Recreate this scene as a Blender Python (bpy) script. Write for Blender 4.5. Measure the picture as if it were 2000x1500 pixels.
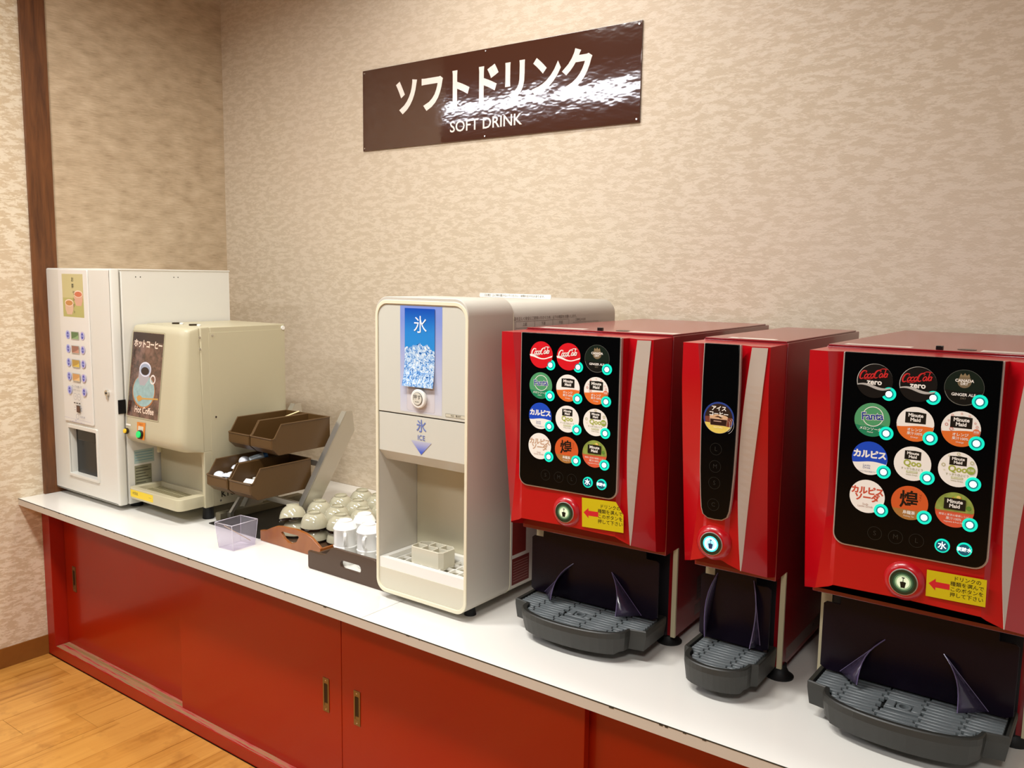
import bpy, bmesh, math, random
from mathutils import Vector, Matrix, Euler
random.seed(7)
for o in list(bpy.data.objects): bpy.data.objects.remove(o)
SC = bpy.context.scene
COL = SC.collection
R = math.radians
H = 0.6415                                   # worktop height

# ------------------------------------------------------------------ camera
cam = bpy.data.cameras.new('camera'); camo = bpy.data.objects.new('camera', cam); COL.objects.link(camo)
cam.sensor_width = 36; cam.lens = 1680.95/2000*36; cam.clip_start = .05
yaw, pitch, roll = R(-36.4246), R(7.0788), R(.8262)
fw = Vector((math.cos(pitch)*math.sin(yaw), math.cos(pitch)*math.cos(yaw), -math.sin(pitch)))
rt = Vector((math.cos(yaw), -math.sin(yaw), 0)); up = rt.cross(fw)
r2 = math.cos(roll)*rt + math.sin(roll)*up; u2 = -math.sin(roll)*rt + math.cos(roll)*up
m = Matrix((r2, u2, -fw)).transposed().to_4x4(); m.translation = (3.38673, -2.39589, 1.5)
camo.matrix_world = m
SC.camera = camo

# ------------------------------------------------------------------ world, lights, exposure
w = bpy.data.worlds.new('world'); SC.world = w; w.use_nodes = True
bg = w.node_tree.nodes['Background']; bg.inputs[0].default_value = (1.0, .995, .97, 1); bg.inputs[1].default_value = .48
def area(name, loc, size, power, col, spread=180, rot=(0, 0, 0), sy=None):
    l = bpy.data.lights.new(name, 'AREA'); l.shape = 'RECTANGLE'; l.size = size; l.size_y = sy or size
    l.energy = power; l.color = col; l.spread = R(spread)
    o = bpy.data.objects.new(name, l); COL.objects.link(o); o.location = loc; o.rotation_euler = rot
    return o
WARM = (1.0, .99, .955)
area('ceiling_lamp_counter', (2.1, -1.8, 2.92), 1.1, 40, WARM, 162, sy=.2)
area('ceiling_lamp_wall', (1.75, -.55, 2.92), 1.1, 14, WARM, 152, sy=.16)
area('ceiling_lamp_left', (.95, -1.75, 2.92), .35, 32, WARM, 160)
area('ceiling_lamp_front', (3.7, -3.4, 2.92), .6, 44, WARM, 160)
SC.view_settings.view_transform = 'Standard'; SC.view_settings.look = 'None'
SC.view_settings.gamma = 1; SC.view_settings.use_curve_mapping = False
SC.view_settings.exposure = -0.06
SC.cycles.use_denoising = True; SC.cycles.max_bounces = 8; SC.cycles.transparent_max_bounces = 12
SC.cycles.sample_clamp_indirect = 6

# ------------------------------------------------------------------ materials
def lin(h):
    h = h.lstrip('#'); c = [int(h[i:i+2], 16)/255 for i in (0, 2, 4)]
    return tuple(x/12.92 if x <= .04045 else ((x+.055)/1.055)**2.4 for x in c) + (1,)
MATS = {}
def mat(name, col, rough=.5, metal=0, coat=0, emit=0, ecol=None, bump=0, bscale=200, alpha=1, trans=0, spec=.5, var=0, vscale=4):
    if name in MATS: return MATS[name]
    M = bpy.data.materials.new(name); M.use_nodes = True; nt = M.node_tree; b = nt.nodes['Principled BSDF']
    b.inputs['Base Color'].default_value = lin(col); b.inputs['Roughness'].default_value = rough
    b.inputs['Metallic'].default_value = metal; b.inputs['Coat Weight'].default_value = coat; b.inputs['Coat Roughness'].default_value = .08
    b.inputs['Specular IOR Level'].default_value = spec; b.inputs['Transmission Weight'].default_value = trans
    b.inputs['Alpha'].default_value = alpha
    if emit: b.inputs['Emission Color'].default_value = lin(ecol or col); b.inputs['Emission Strength'].default_value = emit
    tc = nt.nodes.new('ShaderNodeTexCoord')
    if bump:
        n = nt.nodes.new('ShaderNodeTexNoise'); n.inputs['Scale'].default_value = bscale; n.inputs['Detail'].default_value = 3
        bp = nt.nodes.new('ShaderNodeBump'); bp.inputs['Strength'].default_value = bump; bp.inputs['Distance'].default_value = .002
        nt.links.new(tc.outputs['Object'], n.inputs['Vector']); nt.links.new(n.outputs[0], bp.inputs['Height']); nt.links.new(bp.outputs[0], b.inputs['Normal'])
    if var:
        n = nt.nodes.new('ShaderNodeTexNoise'); n.inputs['Scale'].default_value = vscale; n.inputs['Detail'].default_value = 5
        nt.links.new(tc.outputs['Object'], n.inputs['Vector'])
        mx = nt.nodes.new('ShaderNodeMix'); mx.data_type = 'RGBA'; c = lin(col)
        mx.inputs[6].default_value = tuple(x*(1-var) for x in c[:3])+(1,); mx.inputs[7].default_value = tuple(min(1, x*(1+var)) for x in c[:3])+(1,)
        nt.links.new(n.outputs[0], mx.inputs[0]); nt.links.new(mx.outputs[2], b.inputs['Base Color'])
    MATS[name] = M; return M
def nodes(M):
    nt = M.node_tree; return nt, nt.nodes['Principled BSDF']
def ramp(nt, stops):
    r = nt.nodes.new('ShaderNodeValToRGB'); e = r.color_ramp.elements
    e[0].position, e[0].color = stops[0][0], lin(stops[0][1]); e[1].position, e[1].color = stops[-1][0], lin(stops[-1][1])
    for p, c in stops[1:-1]: x = e.new(p); x.color = lin(c)
    return r
def mapping(nt, scale, rot=(0, 0, 0)):
    tc = nt.nodes.new('ShaderNodeTexCoord'); mp = nt.nodes.new('ShaderNodeMapping')
    mp.inputs['Scale'].default_value = scale; mp.inputs['Rotation'].default_value = rot
    nt.links.new(tc.outputs['Object'], mp.inputs[0]); return mp
def noise(nt, vec, scale, detail=4, rough=.5, dist=0):
    n = nt.nodes.new('ShaderNodeTexNoise'); n.inputs['Scale'].default_value = scale; n.inputs['Detail'].default_value = detail
    n.inputs['Roughness'].default_value = rough; n.inputs['Distortion'].default_value = dist
    nt.links.new(vec.outputs[0], n.inputs['Vector']); return n

def cloud_paper(name, lo, hi, swap=False):
    # silk-like cloud pattern wallpaper: horizontal flecks, glossier in the light flecks, fine crepe relief
    M = mat(name, hi, .55); nt, b = nodes(M)
    sc = (1, 1, 3.2)
    mp = mapping(nt, sc, (0, R(8), 0) if not swap else (R(-8), 0, 0))
    n = noise(nt, mp, 19, 8, .75, .2)
    rp = ramp(nt, [(.475, lo), (.535, hi)]); nt.links.new(n.outputs[0], rp.inputs[0])
    big = noise(nt, mapping(nt, (1, 1, 1)), 1.1, 2)
    mx = nt.nodes.new('ShaderNodeMix'); mx.data_type = 'RGBA'; mx.inputs[7].default_value = lin('#d8c4b0')  # flecks fade in broad patches, gloss and light put into the colour
    mr = nt.nodes.new('ShaderNodeMapRange'); mr.inputs[1].default_value = .35; mr.inputs[2].default_value = .75; mr.inputs[3].default_value = .0; mr.inputs[4].default_value = .45
    nt.links.new(big.outputs[0], mr.inputs[0]); nt.links.new(mr.outputs[0], mx.inputs[0]); nt.links.new(rp.outputs[0], mx.inputs[6])
    nt.links.new(mx.outputs[2], b.inputs['Base Color'])
    rr = nt.nodes.new('ShaderNodeMapRange'); rr.inputs[1].default_value = .45; rr.inputs[2].default_value = .6; rr.inputs[3].default_value = .68; rr.inputs[4].default_value = .42
    nt.links.new(n.outputs[0], rr.inputs[0]); nt.links.new(rr.outputs[0], b.inputs['Roughness'])
    f = noise(nt, mapping(nt, (1, 1, 1.6)), 170, 3, .6)
    bp = nt.nodes.new('ShaderNodeBump'); bp.inputs['Strength'].default_value = .35; bp.inputs['Distance'].default_value = .002
    nt.links.new(f.outputs[0], bp.inputs['Height']); nt.links.new(bp.outputs[0], b.inputs['Normal'])
    return M
M_WALL = cloud_paper('wallpaper_cloud', '#ccbba1', '#dbccb5')
M_WALLL = cloud_paper('wallpaper_cloud_left', '#ccb694', '#e6d8be', True)
def woven():
    M = mat('wallpaper_woven', '#b39674', .6); nt, b = nodes(M)
    n = noise(nt, mapping(nt, (1, 9, 210)), 2.2, 5, .6); n2 = noise(nt, mapping(nt, (1, 10, 22)), 1.2, 3, .5)
    mt = nt.nodes.new('ShaderNodeMath'); mt.operation = 'ADD'; nt.links.new(n.outputs[0], mt.inputs[0]); nt.links.new(n2.outputs[0], mt.inputs[1])
    md = nt.nodes.new('ShaderNodeMath'); md.operation = 'MULTIPLY'; md.inputs[1].default_value = .5; nt.links.new(mt.outputs[0], md.inputs[0])
    rp = ramp(nt, [(.34, '#ac9577'), (.5, '#c6af90'), (.66, '#d9c4a6')]); nt.links.new(md.outputs[0], rp.inputs[0]); nt.links.new(rp.outputs[0], b.inputs['Base Color'])
    bp = nt.nodes.new('ShaderNodeBump'); bp.inputs['Strength'].default_value = .3; bp.inputs['Distance'].default_value = .002
    nt.links.new(n.outputs[0], bp.inputs['Height']); nt.links.new(bp.outputs[0], b.inputs['Normal']); return M
M_WOVEN = woven()
def wood(name, a, bcol, scale, sc=3, rough=.35, coat=0):
    M = mat(name, a, rough, coat=coat); nt, b = nodes(M)
    n = noise(nt, mapping(nt, scale), sc, 6, .6, .4); rp = ramp(nt, [(.3, a), (.7, bcol)])
    nt.links.new(n.outputs[0], rp.inputs[0]); nt.links.new(rp.outputs[0], b.inputs['Base Color']); return M
M_POST = wood('dark_post_wood', '#4a2810', '#7a4a24', (14, 14, 1.5), 3, .4)
M_BASE = wood('baseboard_brown', '#7d4a14', '#8f5a1e', (2, 2, 2), 3, .5)
M_CEIL = mat('ceiling_board', '#6b4a2c', .7)
def plank_mat(i, a, c):
    M = mat('floor_plank_%d' % i, a, .32, coat=.25); nt, b = nodes(M)
    n = noise(nt, mapping(nt, (26, 1.6, 1), (0, 0, 0)), 1.6, 7, .62, .6)
    st = noise(nt, mapping(nt, (1, 1, 1)), 7, 4, .7)
    # narrow strips inside one board, 3 to a board
    tc = nt.nodes.new('ShaderNodeTexCoord'); sx = nt.nodes.new('ShaderNodeSeparateXYZ'); nt.links.new(tc.outputs['Object'], sx.inputs[0])
    dx = nt.nodes.new('ShaderNodeMath'); dx.operation = 'DIVIDE'; dx.inputs[1].default_value = .0493; nt.links.new(sx.outputs[0], dx.inputs[0])
    fl = nt.nodes.new('ShaderNodeMath'); fl.operation = 'FLOOR'; nt.links.new(dx.outputs[0], fl.inputs[0])
    dy = nt.nodes.new('ShaderNodeMath'); dy.operation = 'MULTIPLY_ADD'; dy.inputs[1].default_value = .37; nt.links.new(fl.outputs[0], dy.inputs[0]); nt.links.new(sx.outputs[1], dy.inputs[2])
    dy2 = nt.nodes.new('ShaderNodeMath'); dy2.operation = 'DIVIDE'; dy2.inputs[1].default_value = .3; nt.links.new(dy.outputs[0], dy2.inputs[0])
    fy = nt.nodes.new('ShaderNodeMath'); fy.operation = 'FLOOR'; nt.links.new(dy2.outputs[0], fy.inputs[0])
    cb = nt.nodes.new('ShaderNodeCombineXYZ'); nt.links.new(fl.outputs[0], cb.inputs[0]); nt.links.new(fy.outputs[0], cb.inputs[1])
    wn = nt.nodes.new('ShaderNodeTexWhiteNoise'); nt.links.new(cb.outputs[0], wn.inputs['Vector'])
    ad = nt.nodes.new('ShaderNodeMath'); ad.operation = 'MULTIPLY_ADD'; ad.inputs[1].default_value = .22
    nt.links.new(wn.outputs[0], ad.inputs[0]); nt.links.new(n.outputs[0], ad.inputs[2])
    rp = ramp(nt, [(.32, a), (.5, c), (.82, '#cf9648')]); nt.links.new(ad.outputs[0], rp.inputs[0])
    mx = nt.nodes.new('ShaderNodeMix'); mx.data_type = 'RGBA'; mx.inputs[7].default_value = lin('#8f5a20')
    mr = nt.nodes.new('ShaderNodeMapRange'); mr.inputs[1].default_value = .55; mr.inputs[2].default_value = .8; mr.inputs[3].default_value = 0; mr.inputs[4].default_value = .8
    nt.links.new(st.outputs[0], mr.inputs[0]); nt.links.new(mr.outputs[0], mx.inputs[0]); nt.links.new(rp.outputs[0], mx.inputs[6]); nt.links.new(mx.outputs[2], b.inputs['Base Color'])
    return M
M_PL = [plank_mat(0, '#986124', '#bd8238'), plank_mat(1, '#a06a28', '#c68c40'), plank_mat(2, '#8c5820', '#b47a32')]
M_GAP = mat('floor_gap', '#4a2c0c', .8)
M_RED = mat('cabinet_red_paint', '#a01e02', .25, coat=.2, spec=.3, bump=.03, bscale=60)
M_REDF = mat('cabinet_red_frame', '#a01a06', .35, coat=.1)
def rail_mat():
    M = mat('worn_rail', '#a86858', .55); nt, b = nodes(M)
    n = noise(nt, mapping(nt, (3, 60, 60)), 2, 6, .7); rp = ramp(nt, [(.38, '#a01818'), (.47, '#b05a50'), (.55, '#9c7a50'), (.7, '#7a6450')])
    nt.links.new(n.outputs[0], rp.inputs[0]); nt.links.new(rp.outputs[0], b.inputs['Base Color']); return M
M_RAIL = rail_mat()
M_COUNTER = mat('white_laminate', '#efece4', .16, coat=.3, var=.02, vscale=3)
M_EDGE = mat('beige_edge_band', '#c9bfb0', .45)
M_DARKLINE = mat('dark_edge_line', '#2c2616', .7)
M_BRASS = mat('brushed_brass', '#8c7448', .35, metal=.8)
M_BRASSD = mat('brass_recess', '#3a2c18', .5, metal=.6)
M_SILV = mat('silver_screw', '#d8d4cc', .25, metal=1)
M_TEA = mat('pale_grey_enamel', '#dcd9cf', .35, bump=.05, bscale=350)
M_TEAW = mat('pale_panel_print', '#e4e1da', .3)
M_BLK = mat('black_plastic', '#0c0b0a', .3)
M_BLKM = mat('black_rubber', '#0a0a0a', .6)
M_COF = mat('cream_enamel', '#bfb698', .38, bump=.08, bscale=300)
M_COFD = mat('cream_steel', '#b0a888', .45)
M_ICE = mat('ivory_plastic', '#d5cfbb', .3)
M_ICEF = mat('ivory_front', '#cfcec2', .12, coat=.4)
M_ICES = mat('warm_grey_shell', '#c6c0b4', .35)
M_TRIM = mat('cream_trim', '#e6dfc4', .3)
M_WHITE = mat('white_plastic', '#efede6', .3)
M_MRED = mat('machine_red', '#b00210', .3, coat=.3, bump=.02, bscale=40)
M_MREDB = mat('machine_red_body', '#860410', .3, coat=.5)
M_GLASS = mat('black_glass_panel', '#040506', .1, spec=.2, coat=.05)
M_PANELRIM = mat('silver_rim', '#b9aca4', .3, metal=.4)
M_STRIPE = mat('silver_stripe', '#cdbfb2', .35, metal=.2)
M_TRAYG = mat('charcoal_tray', '#2b2b27', .45, bump=.1, bscale=500)
M_GRILL = mat('grey_grille', '#62686a', .38)
M_CREAMP = mat('cream_inner_panel', '#cfc3a0', .4)
def smoky():
    M = mat('smoky_purple_plastic', '#160e1c', .25, spec=.2); nt, b = nodes(M)
    t = nt.nodes.new('ShaderNodeBsdfTransparent'); t.inputs[0].default_value = lin('#5c4468')
    mx = nt.nodes.new('ShaderNodeMixShader'); mx.inputs[0].default_value = .86
    nt.links.new(t.outputs[0], mx.inputs[1]); nt.links.new(b.outputs[0], mx.inputs[2]); nt.links.new(mx.outputs[0], nt.nodes['Material Output'].inputs[0]); return M
M_SMOKE = smoky()
M_FIN = mat('fin_purple', '#3a3246', .22, coat=.3)
def clear():
    M = mat('clear_acrylic', '#ece9ee', .06); nt, b = nodes(M)
    t = nt.nodes.new('ShaderNodeBsdfTransparent'); t.inputs[0].default_value = lin('#f7f5fa')
    lw = nt.nodes.new('ShaderNodeLayerWeight'); lw.inputs[0].default_value = .35
    ma = nt.nodes.new('ShaderNodeMath'); ma.operation = 'MULTIPLY_ADD'; ma.inputs[1].default_value = .25; ma.inputs[2].default_value = .03; ma.use_clamp = True
    nt.links.new(lw.outputs['Facing'], ma.inputs[0])
    mx = nt.nodes.new('ShaderNodeMixShader')
    nt.links.new(ma.outputs[0], mx.inputs[0]); nt.links.new(t.outputs[0], mx.inputs[1]); nt.links.new(b.outputs[0], mx.inputs[2]); nt.links.new(mx.outputs[0], nt.nodes['Material Output'].inputs[0]); return M
M_CLEAR = clear()
M_BIN = mat('brown_bin_plastic', '#583e1e', .4, bump=.05, bscale=200)
M_STEEL = mat('brushed_steel', '#c6c2b8', .3, metal=.85)
M_MAT = mat('black_rubber_mat', '#15140f', .5)
M_TRAYO = wood('orange_lacquer', '#80420f', '#96541c', (6, 3, 3), 2, .25, .4)
M_TRAYD = mat('dark_brown_lacquer', '#46301f', .38)
M_BOWL = mat('celadon_glaze', '#b4ae95', .1, coat=.6)
M_RIM = mat('dark_bowl_rim', '#1c120c', .15, coat=.5)
M_MUG = mat('white_porcelain', '#f4f3ef', .22, coat=.3)
M_TEAL = mat('teal_glow_ring', '#00b090', .4, emit=.85, ecol='#00d6bc')
M_GLOW = mat('white_glow', '#ffffff', .4, emit=1.6, ecol='#f4fffc')
M_TEALD = mat('teal_dark_ring', '#0a7f84', .4, emit=.25, ecol='#0a8a90')
M_BLUEG = mat('blue_white_glow', '#e8ffff', .4, emit=1.2, ecol='#c8fbff')

# ------------------------------------------------------------------ mesh helpers
class MB:
    """collects geometry with material slots and links it as ONE object"""
    def __init__(s): s.bm = bmesh.new(); s.mats = []; s.T = Matrix.Identity(4); s.sharp = 38
    def mi(s, M):
        if M not in s.mats: s.mats.append(M)
        return s.mats.index(M)
    def _fin(s, vs, M, bev=0, seg=2, smooth=False):
        vs = list(vs); fs = {f for v in vs for f in v.link_faces}; i = s.mi(M)
        for f in fs: f.material_index = i; f.smooth = smooth
        if bev:
            es = {e for f in fs for e in f.edges}
            es = [e for e in es if len(e.link_faces) == 2 and e.calc_face_angle(0) > .4]
            r = bmesh.ops.bevel(s.bm, geom=es, offset=bev, segments=seg, affect='EDGES', profile=.5, clamp_overlap=True)
            for f in r['faces']: f.material_index = i; f.smooth = True
    def box(s, x0, x1, y0, y1, z0, z1, M, bev=0, seg=2):
        r = bmesh.ops.create_cube(s.bm, size=1)['verts']
        bmesh.ops.transform(s.bm, verts=r, matrix=s.T @ Matrix.Translation(((x0+x1)/2, (y0+y1)/2, (z0+z1)/2)) @ Matrix.Diagonal((x1-x0, y1-y0, z1-z0, 1)))
        s._fin(r, M, bev, seg)
    def poly(s, pts, M):                      # a flat face
        vs = [s.bm.verts.new(s.T @ Vector(p)) for p in pts]
        f = s.bm.faces.new(vs); f.material_index = s.mi(M); return vs
    def prism(s, pts, axis, a0, a1, M, bev=0, seg=2, smooth=False):   # 2D polygon swept along an axis
        def P(p, a): return {'x': (a, p[0], p[1]), 'y': (p[0], a, p[1]), 'z': (p[0], p[1], a)}[axis]
        A = [s.bm.verts.new(s.T @ Vector(P(p, a0))) for p in pts]; B = [s.bm.verts.new(s.T @ Vector(P(p, a1))) for p in pts]
        n = len(pts); fs = [s.bm.faces.new(A), s.bm.faces.new(B[::-1])]
        for i in range(n):
            f = s.bm.faces.new((A[i], B[i], B[(i+1) % n], A[(i+1) % n])); fs.append(f)
        bmesh.ops.recalc_face_normals(s.bm, faces=fs)
        s._fin(A+B, M, bev, seg)
        if smooth:
            for f in fs[2:]:
                if f.is_valid: f.smooth = True
    def loft(s, rings, M, caps=True, smooth=True, close=True):        # rings of equal length joined in order
        V = [[s.bm.verts.new(s.T @ Vector(p)) for p in r] for r in rings]; i = s.mi(M); fs = []
        n = len(V[0])
        for a, b in zip(V, V[1:]):
            for k in range(n if close else n-1):
                f = s.bm.faces.new((a[k], a[(k+1) % n], b[(k+1) % n], b[k])); f.smooth = smooth; fs.append(f)
        if caps: fs += [s.bm.faces.new(V[0][::-1]), s.bm.faces.new(V[-1])]
        bmesh.ops.recalc_face_normals(s.bm, faces=fs)
        for f in fs: f.material_index = i
        return V
    def lathe(s, prof, cx, cy, M, seg=28, M2=None, z2=None, caps=True):
        rings = [[(cx+r*math.cos(2*math.pi*k/seg), cy+r*math.sin(2*math.pi*k/seg), z) for k in range(seg)] for r, z in prof]
        V = s.loft(rings, M, caps)
        if M2:
            j = s.mi(M2)
            for a, b, (r, z) in zip(V, V[1:], prof):
                if z < z2:
                    for v in a:
                        for f in v.link_faces:
                            if all(q in a or q in b for q in f.verts): f.material_index = j
    def cyl(s, c, r, d, axis, M, seg=20, r2=None, bev=0):
        q = bmesh.ops.create_cone(s.bm, cap_ends=True, segments=seg, radius1=r, radius2=r if r2 is None else r2, depth=d)['verts']
        rot = {'z': Matrix.Identity(4), 'y': Matrix.Rotation(R(90), 4, 'X'), 'x': Matrix.Rotation(R(90), 4, 'Y')}[axis]
        bmesh.ops.transform(s.bm, verts=q, matrix=s.T @ Matrix.Translation(c) @ rot); s._fin(q, M, bev)
        for v in q:
            if v.is_valid:
                for f in v.link_faces:
                    if len(f.verts) == 4: f.smooth = True
    def tube(s, pts, r, M, seg=8, flat=1.0):
        pts = [Vector(p) for p in pts]; rings = []; prev = None
        for i, p in enumerate(pts):
            d = (pts[min(i+1, len(pts)-1)]-pts[max(i-1, 0)]).normalized()
            a = prev - d*prev.dot(d) if prev is not None else d.cross(Vector((0, 0, 1)) if abs(d.z) < .9 else Vector((1, 0, 0)))
            a.normalize(); b = d.cross(a); prev = a
            rr = r[i] if isinstance(r, (list, tuple)) else r
            rings.append([p + a*rr*math.cos(2*math.pi*k/seg) + b*rr*flat*math.sin(2*math.pi*k/seg) for k in range(seg)])
        s.loft(rings, M)
    def mesh(s, me, M, T):                    # append another mesh
        n0 = len(s.bm.verts); s.bm.from_mesh(me); s.bm.verts.ensure_lookup_table()
        vs = s.bm.verts[n0:]
        side = {f for v in vs for f in v.link_faces if (f.normal_update() or abs(f.normal.z) < .98)}
        bmesh.ops.transform(s.bm, verts=vs, matrix=s.T @ T)
        i = s.mi(M)
        for v in vs:
            for f in v.link_faces: f.material_index = i; f.smooth = f in side
    def build(s, name, parent=None, kind=None):
        me = bpy.data.meshes.new(name); s.bm.to_mesh(me); s.bm.free()
        for M in s.mats: me.materials.append(M)
        sm = [f.use_smooth for f in me.polygons]; me.set_sharp_from_angle(angle=R(s.sharp)); me.polygons.foreach_set('use_smooth', sm)
        o = bpy.data.objects.new(name, me); COL.objects.link(o)
        if parent: o.parent = parent
        if kind: o['kind'] = kind
        return o
def curve_mesh(outer, holes, extrude, bevel=0):       # flat outline with holes, lying in XY, thickness 2*(extrude+bevel)
    c = bpy.data.curves.new('c', 'CURVE'); c.dimensions = '2D'; c.fill_mode = 'BOTH'; c.extrude = extrude; c.bevel_depth = bevel; c.bevel_resolution = 2
    if bevel: c.offset = -bevel
    for pts in [outer]+holes:
        sp = c.splines.new('POLY'); sp.points.add(len(pts)-1); sp.use_cyclic_u = True
        for q, p in zip(sp.points, pts): q.co = (p[0], p[1], 0, 1)
    return eval_mesh(c)
def eval_mesh(c):
    o = bpy.data.objects.new('tmp', c); COL.objects.link(o); bpy.context.view_layer.update()
    me = bpy.data.meshes.new_from_object(o.evaluated_get(bpy.context.evaluated_depsgraph_get()))
    bpy.data.objects.remove(o); bpy.data.curves.remove(c); return me
XZ = Matrix.Rotation(R(90), 4, 'X')          # XY drawing stood up: local y -> world z, facing -y
_tc = {}
def text_mesh(s, size, bold=0, extrude=0, shear=0, sx=1, spacing=1, line=1, align='CENTER'):
    k = (s, size, bold, extrude, shear, sx, spacing, line, align)
    if k in _tc: return _tc[k]
    c = bpy.data.curves.new('t', 'FONT'); c.body = s; c.size = size; c.align_x = align; c.align_y = 'CENTER'
    c.offset = bold*size; c.extrude = extrude; c.shear = shear; c.space_character = spacing; c.space_line = line; c.resolution_u = 3
    me = eval_mesh(c)
    if sx != 1: me.transform(Matrix.Diagonal((sx, 1, 1, 1)))
    _tc[k] = me; return me
def circ(cx, cy, r, n=40, ry=None): return [(cx+r*math.cos(2*math.pi*k/n), cy+(ry or r)*math.sin(2*math.pi*k/n)) for k in range(n)]
def rrect(x0, x1, y0, y1, r, n=5, rb=None):
    rb = r if rb is None else rb; out = []
    for cx, cy, a, q in ((x1-rb, y0+rb, -90, rb), (x1-r, y1-r, 0, r), (x0+r, y1-r, 90, r), (x0+rb, y0+rb, 180, rb)):
        if q <= 0: out.append((cx, cy)); continue
        out += [(cx+q*math.cos(R(a+90*k/n)), cy+q*math.sin(R(a+90*k/n))) for k in range(n+1)]
    return out
class Print(MB):
    """flat print on a plane: drawn in XY, stacked in thin layers, then stood up by self.P"""
    def __init__(s, P=XZ, dz=.00007): super().__init__(); s.T = P; s.n = 0; s.dz = dz
    def z(s): s.n += 1; return s.n*s.dz
    def shape(s, pts, M): zz = s.z(); s.poly([(x, y, zz) for x, y in pts], M)
    def disc(s, x, y, r, M, n=40, ry=None): s.shape(circ(x, y, r, n, ry), M)
    def rect(s, x0, x1, y0, y1, M): s.shape([(x0, y0), (x1, y0), (x1, y1), (x0, y1)], M)
    def ring(s, x, y, r0, r1, M, n=40, a0=0, a1=360):
        zz = s.z(); st = [R(a0+(a1-a0)*k/n) for k in range(n+1)]
        A = [s.bm.verts.new(s.T @ Vector((x+r0*math.cos(a), y+r0*math.sin(a), zz))) for a in st]
        B = [s.bm.verts.new(s.T @ Vector((x+r1*math.cos(a), y+r1*math.sin(a), zz))) for a in st]
        for k in range(n):
            f = s.bm.faces.new((A[k], B[k], B[k+1], A[k+1])); f.material_index = s.mi(M)
    def seg(s, x, y, r, yfun, M, below=True, n=36):   # part of a disc below / above a wavy line
        zz = s.z(); xs = [x-r+2*r*k/n for k in range(n+1)]; lo, hi = [], []
        for q in xs:
            h = math.sqrt(max(0, r*r-(q-x)**2)); c = max(-h, min(h, yfun(q-x)))
            lo.append((q, y-h if below else y+c)); hi.append((q, y+c if below else y+h))
        for k in range(n):
            ps = [lo[k], lo[k+1], hi[k+1], hi[k]]
            if abs(ps[0][1]-ps[3][1]) < 1e-7 and abs(ps[1][1]-ps[2][1]) < 1e-7: continue
            ps = [p for i, p in enumerate(ps) if p != ps[i-1]]
            if len(ps) >= 3: s.poly([(a, b, zz) for a, b in ps], M)
    def text(s, t, x, y, size, M, bold=0, shear=0, sx=1, rot=0, spacing=1, line=1, align='CENTER', ext=0):
        s.mesh(text_mesh(t, size, bold, ext, shear, sx, spacing, line, align), M, Matrix.Translation((x, y, s.z())) @ Matrix.Rotation(R(rot), 4, 'Z'))
    def stroke(s, pts, w, M):                          # thick polyline
        zz = s.z(); P = [Vector((p[0], p[1])) for p in pts]; L, Q = [], []
        for i, p in enumerate(P):
            d = (P[min(i+1, len(P)-1)]-P[max(i-1, 0)]).normalized(); nn = Vector((-d.y, d.x)); ww = (w[i] if isinstance(w, (list, tuple)) else w)/2
            L.append(p+nn*ww); Q.append(p-nn*ww)
        for k in range(len(P)-1): s.poly([(L[k].x, L[k].y, zz), (Q[k].x, Q[k].y, zz), (Q[k+1].x, Q[k+1].y, zz), (L[k+1].x, L[k+1].y, zz)], M)
def ink(h, rough=.35, **k): return mat('print_'+h, '#'+h, rough, **k)

# ------------------------------------------------------------------ object helpers
def thing(name, label, cat, loc=(0, 0, 0), rz=0, group=None):
    o = bpy.data.objects.new(name, None); COL.objects.link(o); o.location = loc; o.rotation_euler = (0, 0, rz); o.empty_display_size = .05
    return tag(o, label, cat, group)
def tag(o, label, cat, group=None):
    o['label'] = label; o['category'] = cat
    if group: o['group'] = group
    return o
def struct(o): o['kind'] = 'structure'; return o
def copy_tree(o, parent=None):
    c = o.copy(); COL.objects.link(c); c.parent = parent
    for ch in list(o.children): copy_tree(ch, c)
    return c

# ------------------------------------------------------------------ room
b = MB(); b.box(-5, 6, -7, 0, -.06, -.012, M_GAP); floor = struct(b.build('floor'))
edges = [-.038+.1477*k for k in range(-3, 22)]
joints = {0: [-1.62], 1: [-.9045, -1.9], 2: [-1.42], 3: [-1.2085, -2.3], 4: [-1.038, -1.95], 5: [-1.55], 6: [-1.3, -2.2], 7: [-1.75]}
pl = {}
for k in range(len(edges)-1):
    i = k-3; x0, x1 = edges[k]+.0006, edges[k+1]-.0006
    if i == -1 or x1 < 0.0: continue
    x0 = max(x0, .002)
    js = [-.868]+sorted(joints.get(i, [-.9-((i*7) % 10)*.09, -1.9-((i*3) % 5)*.12]), reverse=True)+[-3.0]
    for a, c in zip(js, js[1:]):
        b = MB(); b.box(x0, x1, c+.0006, a-.0006, -.012, 0-.0002*(i % 2), M_PL[(i+len(js)+int(-a*10)) % 3]); o = b.build('plank', floor)
b = MB(); b.box(-5, 6, -7, -3.0, -.012, 0, M_PL[0]); b.box(3.1, 6, -3.0, -.868, -.012, 0, M_PL[0]); b.box(-5, -.0, -3.0, 0, -.012, 0, M_PL[0]); b.build('far_floor', floor)
b = MB(); b.box(-.0, 6, 0, .1, 0, 3.0, M_WALL); wb = struct(b.build('wall_back'))
b = MB(); b.box(-.1, 0, -1.5, .1, 0, 3.0, M_WALLL); wl = struct(b.build('wall_left'))
b = MB(); b.box(0, .004, -.765, 0, H, 3.0, M_WOVEN); b.build('woven_panel', wl)
b = MB(); b.box(0, .014, -.853, -.762, H, 3.0, M_POST, .002); tr = struct(b.build('trim_1')); tr['label'] = 'dark brown upright wooden strip on the left wall'
b = MB(); b.box(0, .006, -1.5, -.865, 0, .077, M_BASE, .001); struct(b.build('baseboard_left'))
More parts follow.
